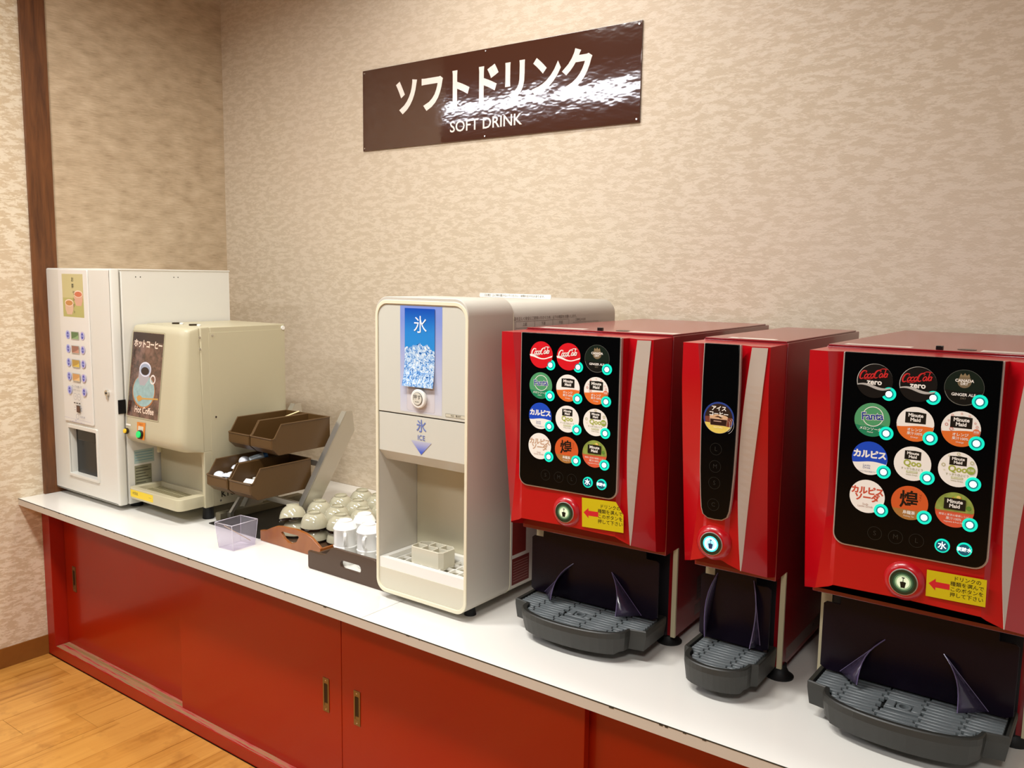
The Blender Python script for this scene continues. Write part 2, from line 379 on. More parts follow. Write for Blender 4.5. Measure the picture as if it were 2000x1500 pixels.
b = MB(); b.box(-5, 6, -7, .1, 2.98, 3.08, M_CEIL); ceil = struct(b.build('ceiling'))
b = MB(); b.box(-5, 6, -7.1, -7, 0, 3.0, mat('far_wall_paint', '#40342a', .7)); struct(b.build('wall_front'))
# long fluorescent fixture on the ceiling behind the camera: seen only as the bright band in the sign
lt = thing('ceiling_light', 'long bright fluorescent fixture on the ceiling behind the viewer', 'light', (-.75, -3.55, 2.98))
b = MB(); b.box(-1.5, 1.5, -.2, .2, -.03, 0, M_WHITE); b.build('housing', lt)
b = MB(); b.box(-1.48, 1.48, -.18, .18, -.045, -.03, mat('tube_light', '#ffffff', .5, emit=24, ecol='#f4f6ff')); b.build('diffuser', lt)

# ------------------------------------------------------------------ sign
SX = 1.492; SZ = 2.1215
sg = thing('wall_sign', 'glossy dark brown sign with white Japanese lettering high on the wall', 'sign', (SX, 0, SZ))
M_SIGN = mat('sign_gloss_brown', '#4a2c20', .04, coat=.6)
nt, bs = nodes(M_SIGN); nn = noise(nt, mapping(nt, (3, 1, 6)), 2.6, 3, .6); bp = nt.nodes.new('ShaderNodeBump'); bp.inputs['Strength'].default_value = .16; bp.inputs['Distance'].default_value = .004
nt.links.new(nn.outputs[0], bp.inputs['Height']); nt.links.new(bp.outputs[0], bs.inputs['Normal']); nt.links.new(bp.outputs[0], bs.inputs['Coat Normal'])
b = MB(); b.box(-.598, .598, -.006, -.001, -.149, .149, M_SIGN, .001); b.build('board', sg)
P = Print(Matrix.Translation((0, -.0062, 0)) @ XZ)
P.text('ソフトドリンク', .002, .022, .141, mat('sign_white_film', '#f2e6dc', .12, coat=.6), bold=.037, sx=.905, spacing=.93)
P.text('SOFT DRINK', -.002, -.099, .053, mat('sign_white_film', '#f2e6dc'), bold=.010, sx=1.05)
P.build('lettering', sg)
for x, z in ((-.588, .139), (0, .141), (.588, .139), (-.588, -.139), (0, -.141), (.588, -.139)):
    b = MB(); b.cyl((x, -.0065, z), .003, .003, 'y', M_SILV, 12); b.build('screw', sg)

# ------------------------------------------------------------------ cabinet and worktop
cb = thing('sliding_door_cabinet', 'long low red cabinet with sliding doors under the white worktop', 'cabinet', (0, 0, 0))
CT = .6155
b = MB(); b.box(.002, 5, -.865, -.790, 0, .042, M_REDF, .0015); b.box(.002, 5, -.865, -.79, .572, CT, M_REDF); b.box(.002, .058, -.865, -.78, .042, .572, M_REDF, .0015); b.build('frame', cb)
b = MB(); b.box(.002, 5, -.77, -.01, .0, CT-.002, mat('cabinet_inside', '#3a0a04', .7)); b.build('carcass', cb)
b = MB(); b.box(.06, 5, -.862, -.833, .0422, .0432, M_RAIL); b.box(.06, 5, -.823, -.800, .0422, .0432, M_RAIL); b.box(.06, .95, -.833, -.823, .0421, .0426, mat('bare_wood_groove', '#8a6a40', .7)); b.build('slide_rail', cb)
def pull(parent, x, y, z):
    b = MB(); b.mesh(curve_mesh(rrect(-.0125, .0125, -.05, .05, .001), [rrect(-.0075, .0075, -.034, .034, .003)], .001), M_BRASS, Matrix.Translation((x, y-.001, z)) @ XZ)
    b.box(x-.0075, x+.0075, y-.0008, y-.0002, z-.034, z+.034, M_BRASSD)
    b.prism([(y-.0012, z-.034), (y-.0006, z-.02), (y-.0002, z-.034)], 'x', x-.007, x+.007, M_BRASS)
    for s in (-1, 1): b.cyl((x, y-.0022, z+s*.043), .002, .001, 'y', M_SILV, 8)
    b.build('door_pull', parent)
def sdoor(x0, x1, y, px):
    b = MB(); b.box(x0, x1, y, y+.02, .043, .60, M_RED, .001); o = b.build('sliding_door', cb); pull(o, px, y, .316)
sdoor(.06, .94, -.812, .128); sdoor(.875, 1.6605, -.838, 1.598); sdoor(1.6625, 2.452, -.838, 1.724); sdoor(2.40, 3.25, -.812, 3.18); sdoor(3.22, 4.1, -.838, 3.3)

wt = thing('worktop', 'glossy white laminate worktop with a beige front edge running under the machines', 'worktop', (0, 0, 0))
XJ = 1.852
for a, c in ((.0, XJ-.0003), (XJ+.0003, 5.0)):
    b = MB(); b.box(a+.001, c, -.944, -.002, CT+.001, H, M_COUNTER); b.build('slab', wt)
b = MB(); b.box(.001, 5, -.9455, -.944, CT+.001, H-.0018, M_EDGE); b.build('edge_band', wt)
b = MB(); b.box(.001, 5, -.9460, -.944, H-.0018, H-.0001, M_DARKLINE)
for k in range(34):
    x = random.uniform(.1, 4.6); b.box(x, x+random.uniform(.003, .012), -.9462, -.944, H-random.uniform(.0028, .004), H-.0001, M_DARKLINE)
b.build('edge_line', wt)

# ------------------------------------------------------------------ tea dispenser (far left)
T = thing('tea_dispenser', 'tall pale grey hot tea dispenser at the left end of the worktop', 'dispenser', (.236, -.805, H))
b = MB(); b.box(-.230, .232, .039, .485, .02, .866, M_TEA, .003); b.box(-.232, .234, .037, .487, .862, .868, M_TEA, .002); b.build('body', T)
b = MB(); b.mesh(curve_mesh(rrect(-.232, .232, .02, .868, .004), [rrect(-.105, .098, .094, .273, .004)], .0105, .007), M_TEA, Matrix.Translation((0, .0175, 0)) @ XZ)
b.mesh(curve_mesh(rrect(-.113, .106, .085, .285, .006), [rrect(-.103, .096, .096, .271, .004)], .002, .0015), M_TEA, Matrix.Translation((0, -.002, 0)) @ XZ)
door = b.build('door', T)
b = MB(); b.box(-.105, .098, .026, .0362, .094, .273, M_BLK); b.box(-.07, .06, .012, .026, .225, .272, M_BLK, .003); b.build('cup_recess', door)
b = MB(); b.mesh(curve_mesh(rrect(-.124, .086, .296, .862, .006), [], .0015, .001), M_TEAW, Matrix.Translation((0, -.0028, 0)) @ XZ)
P0 = Print(Matrix.Translation((0, -.0053, 0)) @ XZ)
pan = b.build('button_panel', door)
# poster with two tea cups
P = P0
g1 = ink('b9b36c'); P.rect(-.095, .056, .69, .847, g1)
P.rect(-.095, .056, .76, .847, ink('cbc08a'))
for (cx, cy, col, rim, s) in ((.020, .775, 'd9a88e', 'cf6f4c', 1), (-.048, .742, 'dcb79a', 'c98a4a', 1)):
    P.shape([(cx-.031, cy), (cx+.031, cy), (cx+.029, cy-.025), (cx+.018, cy-.043), (cx-.018, cy-.043), (cx-.029, cy-.025)], ink(col))
    P.disc(cx, cy, .031, ink('ecd3bd'), 28, .013); P.disc(cx, cy-.001, .026, ink(rim), 28, .0095)
for i, ch in enumerate('お茶セレクト'): P.text(ch, -.018+.006*(i > 1), .826-.0235*i, .019-.001*i, ink('3a3a30' if i < 2 else '7d6a50'), bold=.008)
wcols = ['5c7a4a', '9a6a58', 'b99440', 'cf9a5c']
for i in range(5):
    z = .6235-.0515*i
    for x, rc in ((-.069, '8f9ae8'), (.037, 'c9a0b4')):
        P.disc(x, z, .0155, ink('c4c6ee')); P.ring(x, z, .0135, .0150, ink(rc)); P.disc(x, z, .0085, mat('violet_key', '#4a4a9c', .3, emit=.12, ecol='#6a70e0'), 20, .0115)
        P.rect(x-.007, x+.007, z-.002, z+.002, ink('9ea4d6'))
    if i < 4:
        P.rect(-.044, .012, z-.016, z+.014, ink('b5b2a8')); P.rect(-.041, .009, z-.0135, z+.0115, ink(wcols[i])); P.shape([(-.041, z-.0135), (.009, z-.0135), (.009, z+.002), (-.01, z-.006)], ink(['8fae78', 'c58f7a', 'dcc04c', 'e6c08a'][i]))
P.text('カップを置いて', -.014, .432, .0105, ink('6a6a78')); P.text('お選びください', -.014, .42, .008, ink('6a6a78'))
for x in (-.028, .0): P.ring(x, .396, .0115, .0128, ink('9a9aa8')); P.text('湯' if x < -.02 else '冷水', x, .396, .007, ink('9a9aa8'))
for x in (-.034, -.016, .002): P.rect(x-.006, x+.006, .370, .374, ink('3c2c20'))
P.rect(-.022, .004, .338, .364, ink('3c2418')); P.rect(-.019, .001, .341, .361, ink('5a3626'))
for z in (.345, .355): P.rect(-.037, -.027, z, z+.0015, ink('9a9aa8')); P.rect(.01, .02, z, z+.0015, ink('9a9aa8'))
P.ring(-.016, .322, .009, .0105, ink('8a8a9a')); P.text('抗菌仕様', .02, .322, .009, ink('8a8a9a'))
P.stroke([(-.115, .312), (.078, .309)], .0006, ink('9a9ac0')); P.text('注意', -.03, .306, .006, ink('7070b0')); P.text('カップを取り出す時はやけどにご注意ください', -.02, .2995, .0052, ink('7878b0'))
P.build('panel_print', pan)
b = MB(); b.cyl((.187, -.004, .428), .011, .008, 'y', M_SILV, 20); b.cyl((.187, -.0085, .428), .004, .003, 'y', M_BLK, 10); b.box(.183, .191, -.006, -.001, .405, .424, M_SILV, .001); b.build('lock', door)
b = MB(); b.box(.2315, .2345, .01, .038, .355, .405, M_BLK, .0005); b.build('latch_slot', T)
P = Print(Matrix.Translation((.2325, 0, 0)) @ Matrix.Rotation(R(90), 4, 'Z') @ XZ)
P.rect(.062, .14, .165, .215, ink('a9bcb4')); 
for z in (.175, .185, .195, .205): P.rect(.066, .134, z, z+.0025, ink('6f9aa6'))
P.build('blue_label', T); P = Print(Matrix.Translation((.2325, 0, 0)) @ Matrix.Rotation(R(90), 4, 'Z') @ XZ)
P.rect(.062, .128, .06, .158, ink('8c8a70'))
for k in range(8): P.rect(.066, .124-.01*(k % 3), .07+.011*k, .073+.011*k, ink('4c4a3c'))
P.build('rating_label', T)
for y in (.095, .113, .245, .262): P = Print(Matrix.Translation((.2325, 0, 0)) @ Matrix.Rotation(R(90), 4, 'Z') @ XZ); P.disc(y, .84, .002, M_BLK, 10); P.build('vent_hole', T)
for x in (-.19, .19):
    for y in (.09, .44): b = MB(); b.cyl((x, y, .01), .022, .02, 'z', M_BLKM); b.build('foot', T)

# ------------------------------------------------------------------ coffee machine
Cf = thing('coffee_machine', 'cream metal hot coffee machine with a brown coffee poster on its front', 'coffee machine', (.64, -.68, H))
b = MB(); b.box(-.163, .165, .035, .355, .045, .674, M_COF, .003); b.box(-.163, .165, 0, .035, .243, .674, M_COF, .003); b.box(.149, .165, 0, .036, .045, .245, M_COF, .003)
b.prism([(.11, .243), (.149, .243), (.149, .19), (.143, .22), (.13, .236)], 'y', .004, .036, M_COF)
b.build('body', Cf)
b = MB(); b.box(.1652, .1665, .03, .35, .052, .655, M_COF, .0005); b.build('side_panel', Cf)
b = MB()
prof = [(-.001, .672), (-.038, .672), (-.047, .669), (-.053, .661), (-.0565, .645), (-.078, .47), (-.098, .308), (-.0995, .288), (-.097, .274), (-.089, .264), (-.070, .253), (-.055, .247), (-.001, .243)]
rings = []
for x, s_ in ((-.1655, .0), (-.1655, .75), (-.163, .90), (-.158, .97), (-.148, 1), (-.05, 1), (.05, 1), (.112, 1), (.130, .985), (.145, .94), (.156, .86), (.1635, .74), (.166, .60), (.166, 0)):
    rings.append([(x*(1-.06*max(0, (q[1]-.3))/.37*(1 if x > .1 else .0)), min(q[0]*s_, -.001), q[1]-(1-max(s_, .6))*.02*(1 if q[1] > .5 else -1)*(0 if i in (0, len(prof)-1) else 1)) for i, q in enumerate(prof)])
b.sharp = 50; b.loft(rings, M_COF)
hood = b.build('hood', Cf)
# poster plane: tilted with the hood front (from (-.056,.645) to (-.099,.300))
tl = math.atan2(.043, .345)
PP = Matrix.Translation((0, -.0995-.0008, .300)) @ Matrix.Rotation(-tl, 4, 'X') @ XZ
M_PST = mat('coffee_poster_print', '#4a3228', .18, coat=.5); nt, bs = nodes(M_PST)
n1 = noise(nt, mapping(nt, (1, 1, 1)), 16, 5, .7); rp = ramp(nt, [(.38, '#2c1e1a'), (.5, '#5c4034'), (.62, '#7c5a4e')]); nt.links.new(n1.outputs[0], rp.inputs[0]); nt.links.new(rp.outputs[0], bs.inputs['Base Color'])
P = Print(PP)
P.shape(rrect(-.156, .046, .048, .355, .004), M_COFD)
P.shape(rrect(-.152, .042, .052, .350, .004), M_PST)
P.rect(-.150, .040, .318, .348, ink('3a2a24'))
wf = ink('f0d8c4')
P.text('ホットコーヒー', -.052, .308, .030, wf, bold=.03, sx=.88, spacing=.92, rot=-1)
P.disc(-.058, .145, .071, ink('b0703a'), 44, .060); P.disc(-.058, .147, .067, mat('blue_saucer_print', '#8fb0b0', .2, coat=.5, var=.4, vscale=60), 44, .056)
P.shape([(-.096, .215), (-.098, .19), (-.085, .165), (-.055, .165), (-.035, .185), (-.022, .215)], ink('a9a4a8'))
P.disc(-.058, .222, .037, ink('dcdce8'), 40, .026); P.disc(-.058, .221, .032, ink('9aa4b8'), 40, .021); P.disc(-.058, .216, .025, ink('2c1a14'), 40, .014)
P.ring(-.006, .190, .011, .017, ink('e0d4cc'), 24)
P.shape([(-.1, .122), (-.075, .128), (-.065, .122), (.035, .128), (.035, .123), (-.065, .116), (-.085, .106)], ink('c69a50'))
P.disc(-.08, .119, .016, ink('c8964c'), 24, .010)
P.text('Hot Coffee', -.045, .078, .031, wf, bold=.02, sx=.85)
P.build('poster', Cf)
P = Print(PP)
P.rect(-.155, -.123, .016, .022, ink('eeeae0')); P.build('button_label', Cf); P = Print(PP); P.shape([(-.085, .035), (-.031, .037), (-.030, -.024), (-.076, -.024)], ink('d9822a')); P.rect(-.075, -.042, .005, .022, ink('d8cdb4')); P.text('抽出中', -.058, .028, .008, ink('b05a1c'))
P.build('button_label', Cf)
def knob(name, x, y, r, Mk, ringM, par, em=None):
    b = MB(); b.T = PP; b.cyl((x, y, .004), r*1.35, .008, 'z', ringM, 24, bev=.001); b.cyl((x, y, .009), r, .008, 'z', Mk, 24, bev=.0015); return b.build(name, par)
knob('button', -.142, -.004, .008, mat('amber_button', '#d8b020', .3, emit=.25), M_BRASSD, Cf)['label'] = 'small amber push button'
knob('button', -.054, -.006, .0115, mat('green_button', '#10a050', .25, emit=.8, ecol='#10c860'), M_BLK, Cf)['label'] = 'glowing green push button'
b = MB()
outl = rrect(-.160, .158, -.098, .03, .022, 5, .022); b.mesh(curve_mesh([(x, y) for x, y in outl], [rrect(-.135, .120, -.075, .02, .004)], .018, .002), M_COF, Matrix.Translation((0, 0, .070)))
b.box(-.138, .123, -.078, .022, .052, .075, M_COFD)
tray = b.build('drip_tray', Cf)
b = MB()
for k in range(26):
    for y0, y1 in ((-.07, -.046), (-.042, -.018), (-.014, .010)): b.box(-.13+k*.0096, -.1262+k*.0096, y0, y1, .0751, .0758, mat('slot_dark', '#6a603c', .7))
b.build('grille_slots', tray, 'stuff')
P = Print(Matrix.Translation((0, -.0982, 0)) @ XZ); P.rect(-.142, .002, .058, .084, ink('e8c820')); P.text('水受皿', -.112, .072, .012, ink('5c4a10'), bold=.01); P.rect(-.025, -.008, .071, .072, ink('8a7a20')); P.build('yellow_label', tray)
for x, y in ((-.07, .06), (.05, .05)): b = MB(); b.cyl((x, y, .6765), .015, .005, 'z', M_BRASSD, 20); b.build('lid_cap', Cf)
for x, y in ((-.03, .055), (.09, .045)): b = MB(); b.cyl((x, y, .677), .007, .006, 'z', M_WHITE, 14, bev=.001); b.build('white_plug', Cf)
b = MB(); b.cyl((.166, .345, .660), .008, .006, 'x', M_WHITE, 14, bev=.001); b.build('white_plug', Cf)
for y, z in ((.045, .645), (-.004, .64), (-.004, .60), (.05, .362), (.06, .062)):
    b = MB(); b.cyl((.1668, y, z), .0042, .003, 'x', M_SILV, 12, bev=.0008); b.build('screw', Cf)
b = MB(); b.box(-.02, -.012, -.015, 0, .232, .244, mat('spout_brown', '#7a4a20', .4)); b.build('tube_clip', Cf); b = MB(); b.cyl((-.06, -.03, .232), .008, .024, 'z', M_COFD, 14); b.build('spout', Cf)
PS = Matrix.Translation((.1667, 0, 0)) @ Matrix.Rotation(R(90), 4, 'Z') @ XZ
P = Print(PS); P.rect(.068, .10, .105, .123, ink('5c5840')); P.text('型式', .084, .114, .010, ink('c8c09a')); P.text('KYOKUTO', .062, .083, .029, ink('2a2010'), bold=.03, align='LEFT'); P.shape([(.125, .128), (.16, .128), (.145, .108)], ink('7a2418')); P.build('maker_print', Cf)
for x in (-.13, .135):
    for y in (.03, .31): b = MB(); b.cyl((x, y, .0225), .02, .045, 'z', M_BLKM, 20, r2=.017); b.build('foot', Cf)

# ------------------------------------------------------------------ bin rack, bins and what is in them
mt = MB(); mt.box(.84, 1.117, -.693, -.26, H, H+.004, M_MAT, .001); mt = mt.build('rubber_mat'); tag(mt, 'thin black rubber mat lying under the bin rack', 'mat')
RK = thing('bin_rack', 'brushed steel slanted rack that holds four brown bins', 'rack', (0, 0, H+.004))
zb = 0.0
for i, x in enumerate((.822, 1.100)):
    b = MB(); b.prism([(-.568, .0), (-.315, .373), (-.288, .373), (-.278, .30), (-.492, .0)], 'x', x+.0215, x+.0235, M_STEEL)
    b.prism([(-.570, .0), (-.3175, .373), (-.3145, .373), (-.566, .0)], 'x', x, x+.0235, M_STEEL); b.build('upright', RK)
b = MB(); b.box(.832, .860, -.66, -.30, 0, .028, mat('dark_steel', '#7c7560', .45, metal=.6), .002); b.build('base_beam', RK)
b = MB(); b.box(1.098, 1.12, -.56, -.30, 0, .02, M_STEEL, .002); b.build('base_beam', RK)
b = MB(); b.prism([(-.632, .026), (-.618, .026), (-.578, .075), (-.592, .075)], 'x', .866, .878, M_STEEL); b.box(.850, .878, -.632, -.618, .010, .028, M_STEEL); b.build('strut', RK)
for z, y in ((.19, -.43), (.06, -.52)):
    b = MB(); b.box(.863, 1.10, y, y+.012, z, z+.02, M_STEEL, .001); b.build('cross_bar', RK)
def make_bin():
    # open-fronted stacking bin: local origin at front lower left inside corner; x width .115, y length .26, z height .105
    t = bpy.data.objects.new('storage_bin', None); COL.objects.link(t); t.empty_display_size = .03
    W, L, HH, th = .115, .262, .103, .0022
    side = [(.038, 0), (L, 0), (L, HH), (.050, HH), (.022, .060), (.012, .056), (.012, .024)]
    b = MB()
    for x in (0, W-th): b.prism(side, 'x', x, x+th, M_BIN)
    b.box(th, W-th, .038, L, 0, th, M_BIN); b.box(th, W-th, L-th, L, 0, HH, M_BIN)
    b.prism([(.012, .022), (.038, 0), (.038, th), (.0142, .023), (.0142, .056), (.012, .056)], 'x', th, W-th, M_BIN)
    # rolled rims
    rim = [(.012, .056), (.022, .060), (.050, HH), (L, HH)]
    for x in (0, W): b.tube([(x, y, z) for y, z in rim], .0024, M_BIN, 6)
    b.tube([(0, .012, .056), (W, .012, .056)], .0026, M_BIN, 6); b.tube([(0, L, HH), (W, L, HH)], .0024, M_BIN, 6)
    b.build('shell', t)
    b = MB(); b.box(.004, W-.004, .011, .012, .026, .050, M_BIN, .0004); b.build('label_face', t)
    return t
binspots = [((.849, -.622, .897), 'brown plastic bin on the upper level, left one'), ((.970, -.622, .897), 'brown plastic bin on the upper level, right one beside the steel upright'),
            ((.848, -.712, .762), 'brown plastic bin on the lower level, left one holding small white cups'), ((.973, -.712, .762), 'brown plastic bin on the lower level, right one, nearest the clear box')]
proto = make_bin()
for i, (l, lab) in enumerate(binspots):
    o = proto if i == 0 else copy_tree(proto); o.location = l; tag(o, lab, 'bin', 'brown bins on the rack')
def cuplet(x, y, z, rx, ry, rz, lab):
    b = MB(); b.lathe([(.0001, .012), (.009, .012), (.014, .008), (.0185, 0), (.0195, 0), (.015, .0095), (.0095, .0135), (.0001, .0135)], 0, 0, mat('creamer_white', '#dfe2e8', .3), 18, caps=False)
    o = b.build('creamer_cup'); o.location = (x, y, z); o.rotation_euler = (rx, ry, rz); tag(o, lab, 'creamer', 'creamer cups in the lower left bin')
cuplet(.876, -.672, .812, .3, .2, 0, 'white creamer cup at the front left of the lower left bin')
cuplet(.917, -.668, .812, -.3, .2, 1, 'white creamer cup at the front right of the lower left bin')
cuplet(.897, -.640, .808, .2, -.2, .5, 'white creamer cup just behind the two front ones in the lower left bin')
cuplet(.876, -.570, .846, .9, -.2, .5, 'white creamer cup on top of the heap in the lower left bin')
for k, (x, y, z) in enumerate(((.878, -.655, .782), (.920, -.655, .782), (.898, -.615, .782), (.880, -.572, .800), (.925, -.575, .800), (.900, -.535, .800), (.876, -.600, .824), (.922, -.545, .826))):
    cuplet(x, y, z, .2*(k % 3-1), .25*(k % 2), k, 'white creamer cup buried in the heap filling the lower left bin')
b = MB(); b.cyl((0, 0, 0), .012, .05, 'x', mat('cloudy_plastic', '#a8b4b8', .2), 16); b.cyl((.031, 0, 0), .010, .014, 'x', mat('blue_cap', '#2a6aa8', .3), 16); o = b.build('syrup_bottle'); o.location = (.925, -.552, .862); o.rotation_euler = (0, -.30, .95); tag(o, 'small clear syrup bottle with blue cap in the lower left bin', 'bottle')
b = MB(); b.box(-.050, .050, -.014, .014, -.022, .022, mat('napkin_white', '#f0ece4', .7), .003); o = b.build('napkin_stack'); o.location = (1.030, -.600, .790); tag(o, 'stack of folded white paper lying in the lower right bin', 'napkins')
b = MB(); b.box(-.026, .026, -.012, .012, -.0006, .0006, mat('napkin_white', '#f0ece4', .7)); o = b.build('sugar_packet'); o.location = (1.052, -.668, .818); o.rotation_euler = (.35, .1, .5); tag(o, 'white paper packet lying in the lower right bin', 'packet')
b = MB(); b.box(-.055, .055, -.006, .006, -.0006, .0006, mat('sachet_cream', '#ead9a8', .6)); o = b.build('stick_sachet'); o.location = (.915, -.420, .990); o.rotation_euler = (0, -.30, 1.2); tag(o, 'long cream stick sachet leaning in the upper left bin', 'packet')
b = MB(); b.box(-.02, .02, -.004, .004, -.0006, .0006, mat('napkin_white', '#f0ece4')); o = b.build('stirrer'); o.location = (1.058, -.575, .925); o.rotation_euler = (0, -.6, .4); tag(o, 'short white stirrer standing in the upper right bin', 'stirrer')

# ------------------------------------------------------------------ clear acrylic box
cx = thing('clear_box', 'small empty clear acrylic box near the worktop edge', 'container', (0, 0, H))
lo = [(1.092, -.828), (1.158, -.822), (1.154, -.738), (1.088, -.744)]; hi = [(1.085, -.836), (1.163, -.829), (1.158, -.729), (1.080, -.736)]
def inset(q, d): c = Vector((sum(p[0] for p in q)/4, sum(p[1] for p in q)/4)); return [tuple(Vector(p)+(c-Vector(p)).normalized()*d) for p in q]
b = MB(); li, hi2 = inset(lo, .003), inset(hi, .0028)
for k in range(4):
    j = (k+1) % 4
    A = [(*lo[k], 0.0), (*lo[j], 0.0), (*hi[j], .083), (*hi[k], .083)]; B = [(*li[k], .002), (*li[j], .002), (*hi2[j], .083), (*hi2[k], .083)]
    b.loft([A, B], M_CLEAR, smooth=False)
b.loft([[(*p, 0.0) for p in lo], [(*p, .002) for p in li]], M_CLEAR, smooth=False)
b.build('walls', cx)
M_CR = mat('acrylic_rim', '#dcd4e0', .1, coat=.5)
b = MB()
for k in range(4): b.tube([(*hi[k], .083), (*hi[(k+1) % 4], .083)], .0009, M_CR, 6)
for k in range(4): b.tube([(*lo[k], .001), (*hi[k], .083)], .0006, M_CR, 6)
b.build('rim', cx)
b = MB(); b.box(-.048, .048, -.0025, .0025, -.0008, .0008, mat('stirrer_wood', '#c4a888', .6)); o = b.build('wooden_stirrer'); o.location = (1.124, -.782, H+.043); o.rotation_euler = (0, .62, 1.05); tag(o, 'thin wooden stirrer leaning inside the clear box', 'stirrer')

# ------------------------------------------------------------------ trays
def tray_end(name, outer, hole, x, y, th, M, par, bev=.0018):
    b = MB(); b.mesh(curve_mesh(outer, [hole], th/2-bev, bev), M, Matrix.Translation((x, y, 0)) @ XZ); return b.build(name, par)
t1 = thing('wooden_tray', 'orange brown wooden serving tray holding upturned rice bowls', 'tray', (1.13, -.70, H))
W1 = .29
out1 = [(0, .002), (.004, 0), (W1-.004, 0), (W1, .004), (W1, .030), (W1-.008, .036), (W1-.04, .056), (W1-.07, .066), (W1-.11, .070), (.12, .068), (.085, .064), (.055, .052), (.03, .040), (.012, .037), (.0, .034)]
h1 = [(.105, .046), (.11, .05), (.185, .051), (.19, .047), (.178, .030), (.16, .022), (.14, .021), (.12, .028)]
tray_end('front_handle', out1, h1, 0, .006, .011, M_TRAYO, t1)
tray_end('back_handle', out1, h1, 0, .482, .011, M_TRAYO, t1)
b = MB(); b.box(.002, W1-.002, .01, .48, .002, .007, M_TRAYD); b.build('base', t1)
for x in (.0, W1-.008): b = MB(); b.box(x, x+.008, .01, .48, .002, .030, M_TRAYO, .002); b.build('side', t1)
t2 = thing('wooden_tray', 'dark brown tray with white liner and cups, slid beside the ice dispenser', 'tray', (1.455, -.778, H))
W2 = .335
def arc(cx, cy, r, a0, a1, n=5): return [(cx+r*math.cos(R(a0+(a1-a0)*k/n)), cy+r*math.sin(R(a0+(a1-a0)*k/n))) for k in range(n+1)]
out2 = arc(.008, .008, .008, 180, 270)+[(W2, 0), (W2, .016)]+[(.300, .016), (.288, .020)]+arc(.272, .068, .014, 0, 90)+[(.112, .082), (.100, .078)]+[(.088, .066), (.075, .056), (.06, .053), (.003, .053), (0, .05)]
h2 = rrect(.140, .222, .030, .053, .0112, 6)
tray_end('front_handle', out2, h2, 0, .006, .011, M_TRAYD, t2)
tray_end('back_handle', [(0, 0), (W2, 0), (W2, .016), (.3, .016), (.29, .04), (0, .04)], rrect(.14, .22, .02, .033, .006), 0, .33, .011, M_TRAYD, t2)
b = MB(); b.box(.002, W2-.002, .01, .33, .002, .006, M_TRAYD); b.box(.01, W2-.01, .014, .325, .006, .0085, mat('white_liner', '#dedcd4', .4)); b.build('base', t2)
b = MB(); b.box(0, .008, .01, .33, .002, .038, M_TRAYD, .002); b.build('side', t2)
b = MB(); b.box(W2-.008, W2, .01, .33, .002, .014, M_TRAYD, .002); b.build('side', t2)

# ------------------------------------------------------------------ bowls
def bowl_mesh():
    b = MB(); prof = [(.0470, 0), (.0478, .002), (.0472, .008), (.0455, .018), (.041, .031), (.034, .042), (.026, .048), (.0225, .0495), (.0220, .055), (.0195, .055), (.0190, .051), (.010, .0505), (.0001, .0505)]
    inn = [(.0001, .047), (.02, .046), (.032, .039), (.039, .029), (.0435, .016), (.0450, .004), (.0470, 0)]
    b.lathe(prof[::1], 0, 0, M_BOWL, 32, M_RIM, .0075, caps=False); b.lathe(inn, 0, 0, M_BOWL, 32, caps=False); return b.build('rice_bowl')
bowl = bowl_mesh(); bowl.scale = (.95, .95, 1); TZ = H+.0075
spots = [(1.188, -.604, 'at the front left corner, tipped over', -.16, .10), (1.280, -.602, 'at the front middle of the orange tray', .02, 0), (1.365, -.568, 'at the front right corner near the cups', 0, .03),
         (1.187, -.500, 'left end of the second row', 0, .05), (1.279, -.504, 'middle of the second row', .04, 0), (1.365, -.470, 'right end of the second row', 0, 0),
         (1.186, -.402, 'left end of the third row', .03, 0), (1.277, -.408, 'middle of the third row', 0, 0), (1.365, -.374, 'right end of the third row', 0, 0),
         (1.186, -.305, 'left end of the back row', .05, .02), (1.277, -.312, 'second in the back row', -.05, 0)]
first = True
for x, y, lab, rx, ry in spots:
    for lv in (0, 1):
        o = bowl if first else bowl.copy()
        if not first: COL.objects.link(o)
        first = False
        o.location = (x, y, TZ+lv*.040); o.rotation_euler = (rx*lv, ry*lv, random.random()*3)
        if lv == 1 and rx == -.16: o.rotation_euler = (-.22, -.28, 0); o.location = (x-.006, y-.004, TZ+.046)
        tag(o, ('upper upturned celadon bowl ' if lv else 'lower upturned celadon bowl ')+lab, 'bowl', 'upturned rice bowls in the orange tray')
# ------------------------------------------------------------------ cups
def make_mug():
    t = bpy.data.objects.new('coffee_cup', None); COL.objects.link(t); t.empty_display_size = .03
    b = MB(); b.lathe([(.0325, 0), (.0335, .001), (.0335, .048), (.0350, .050), (.0352, .053), (.0335, .055), (.0300, .063), (.0255, .069), (.0215, .0725), (.0210, .076), (.0195, .0765), (.0190, .073), (.0001, .0725)], 0, 0, M_MUG, 32, caps=False)
    b.lathe([(.0001, .068), (.02, .067), (.0315, .048), (.0315, .001), (.0325, 0)], 0, 0, M_MUG, 32, caps=False); b.build('body', t)
    b = MB(); b.tube([(.031, 0, .043), (.044, 0, .046), (.0525, 0, .040), (.054, 0, .030), (.050, 0, .020), (.042, 0, .012), (.032, 0, .009)], [.005, .0046, .0042, .004, .004, .0042, .005], M_MUG, 8, .65); b.build('handle', t)
    return t
mug = make_mug(); first = True
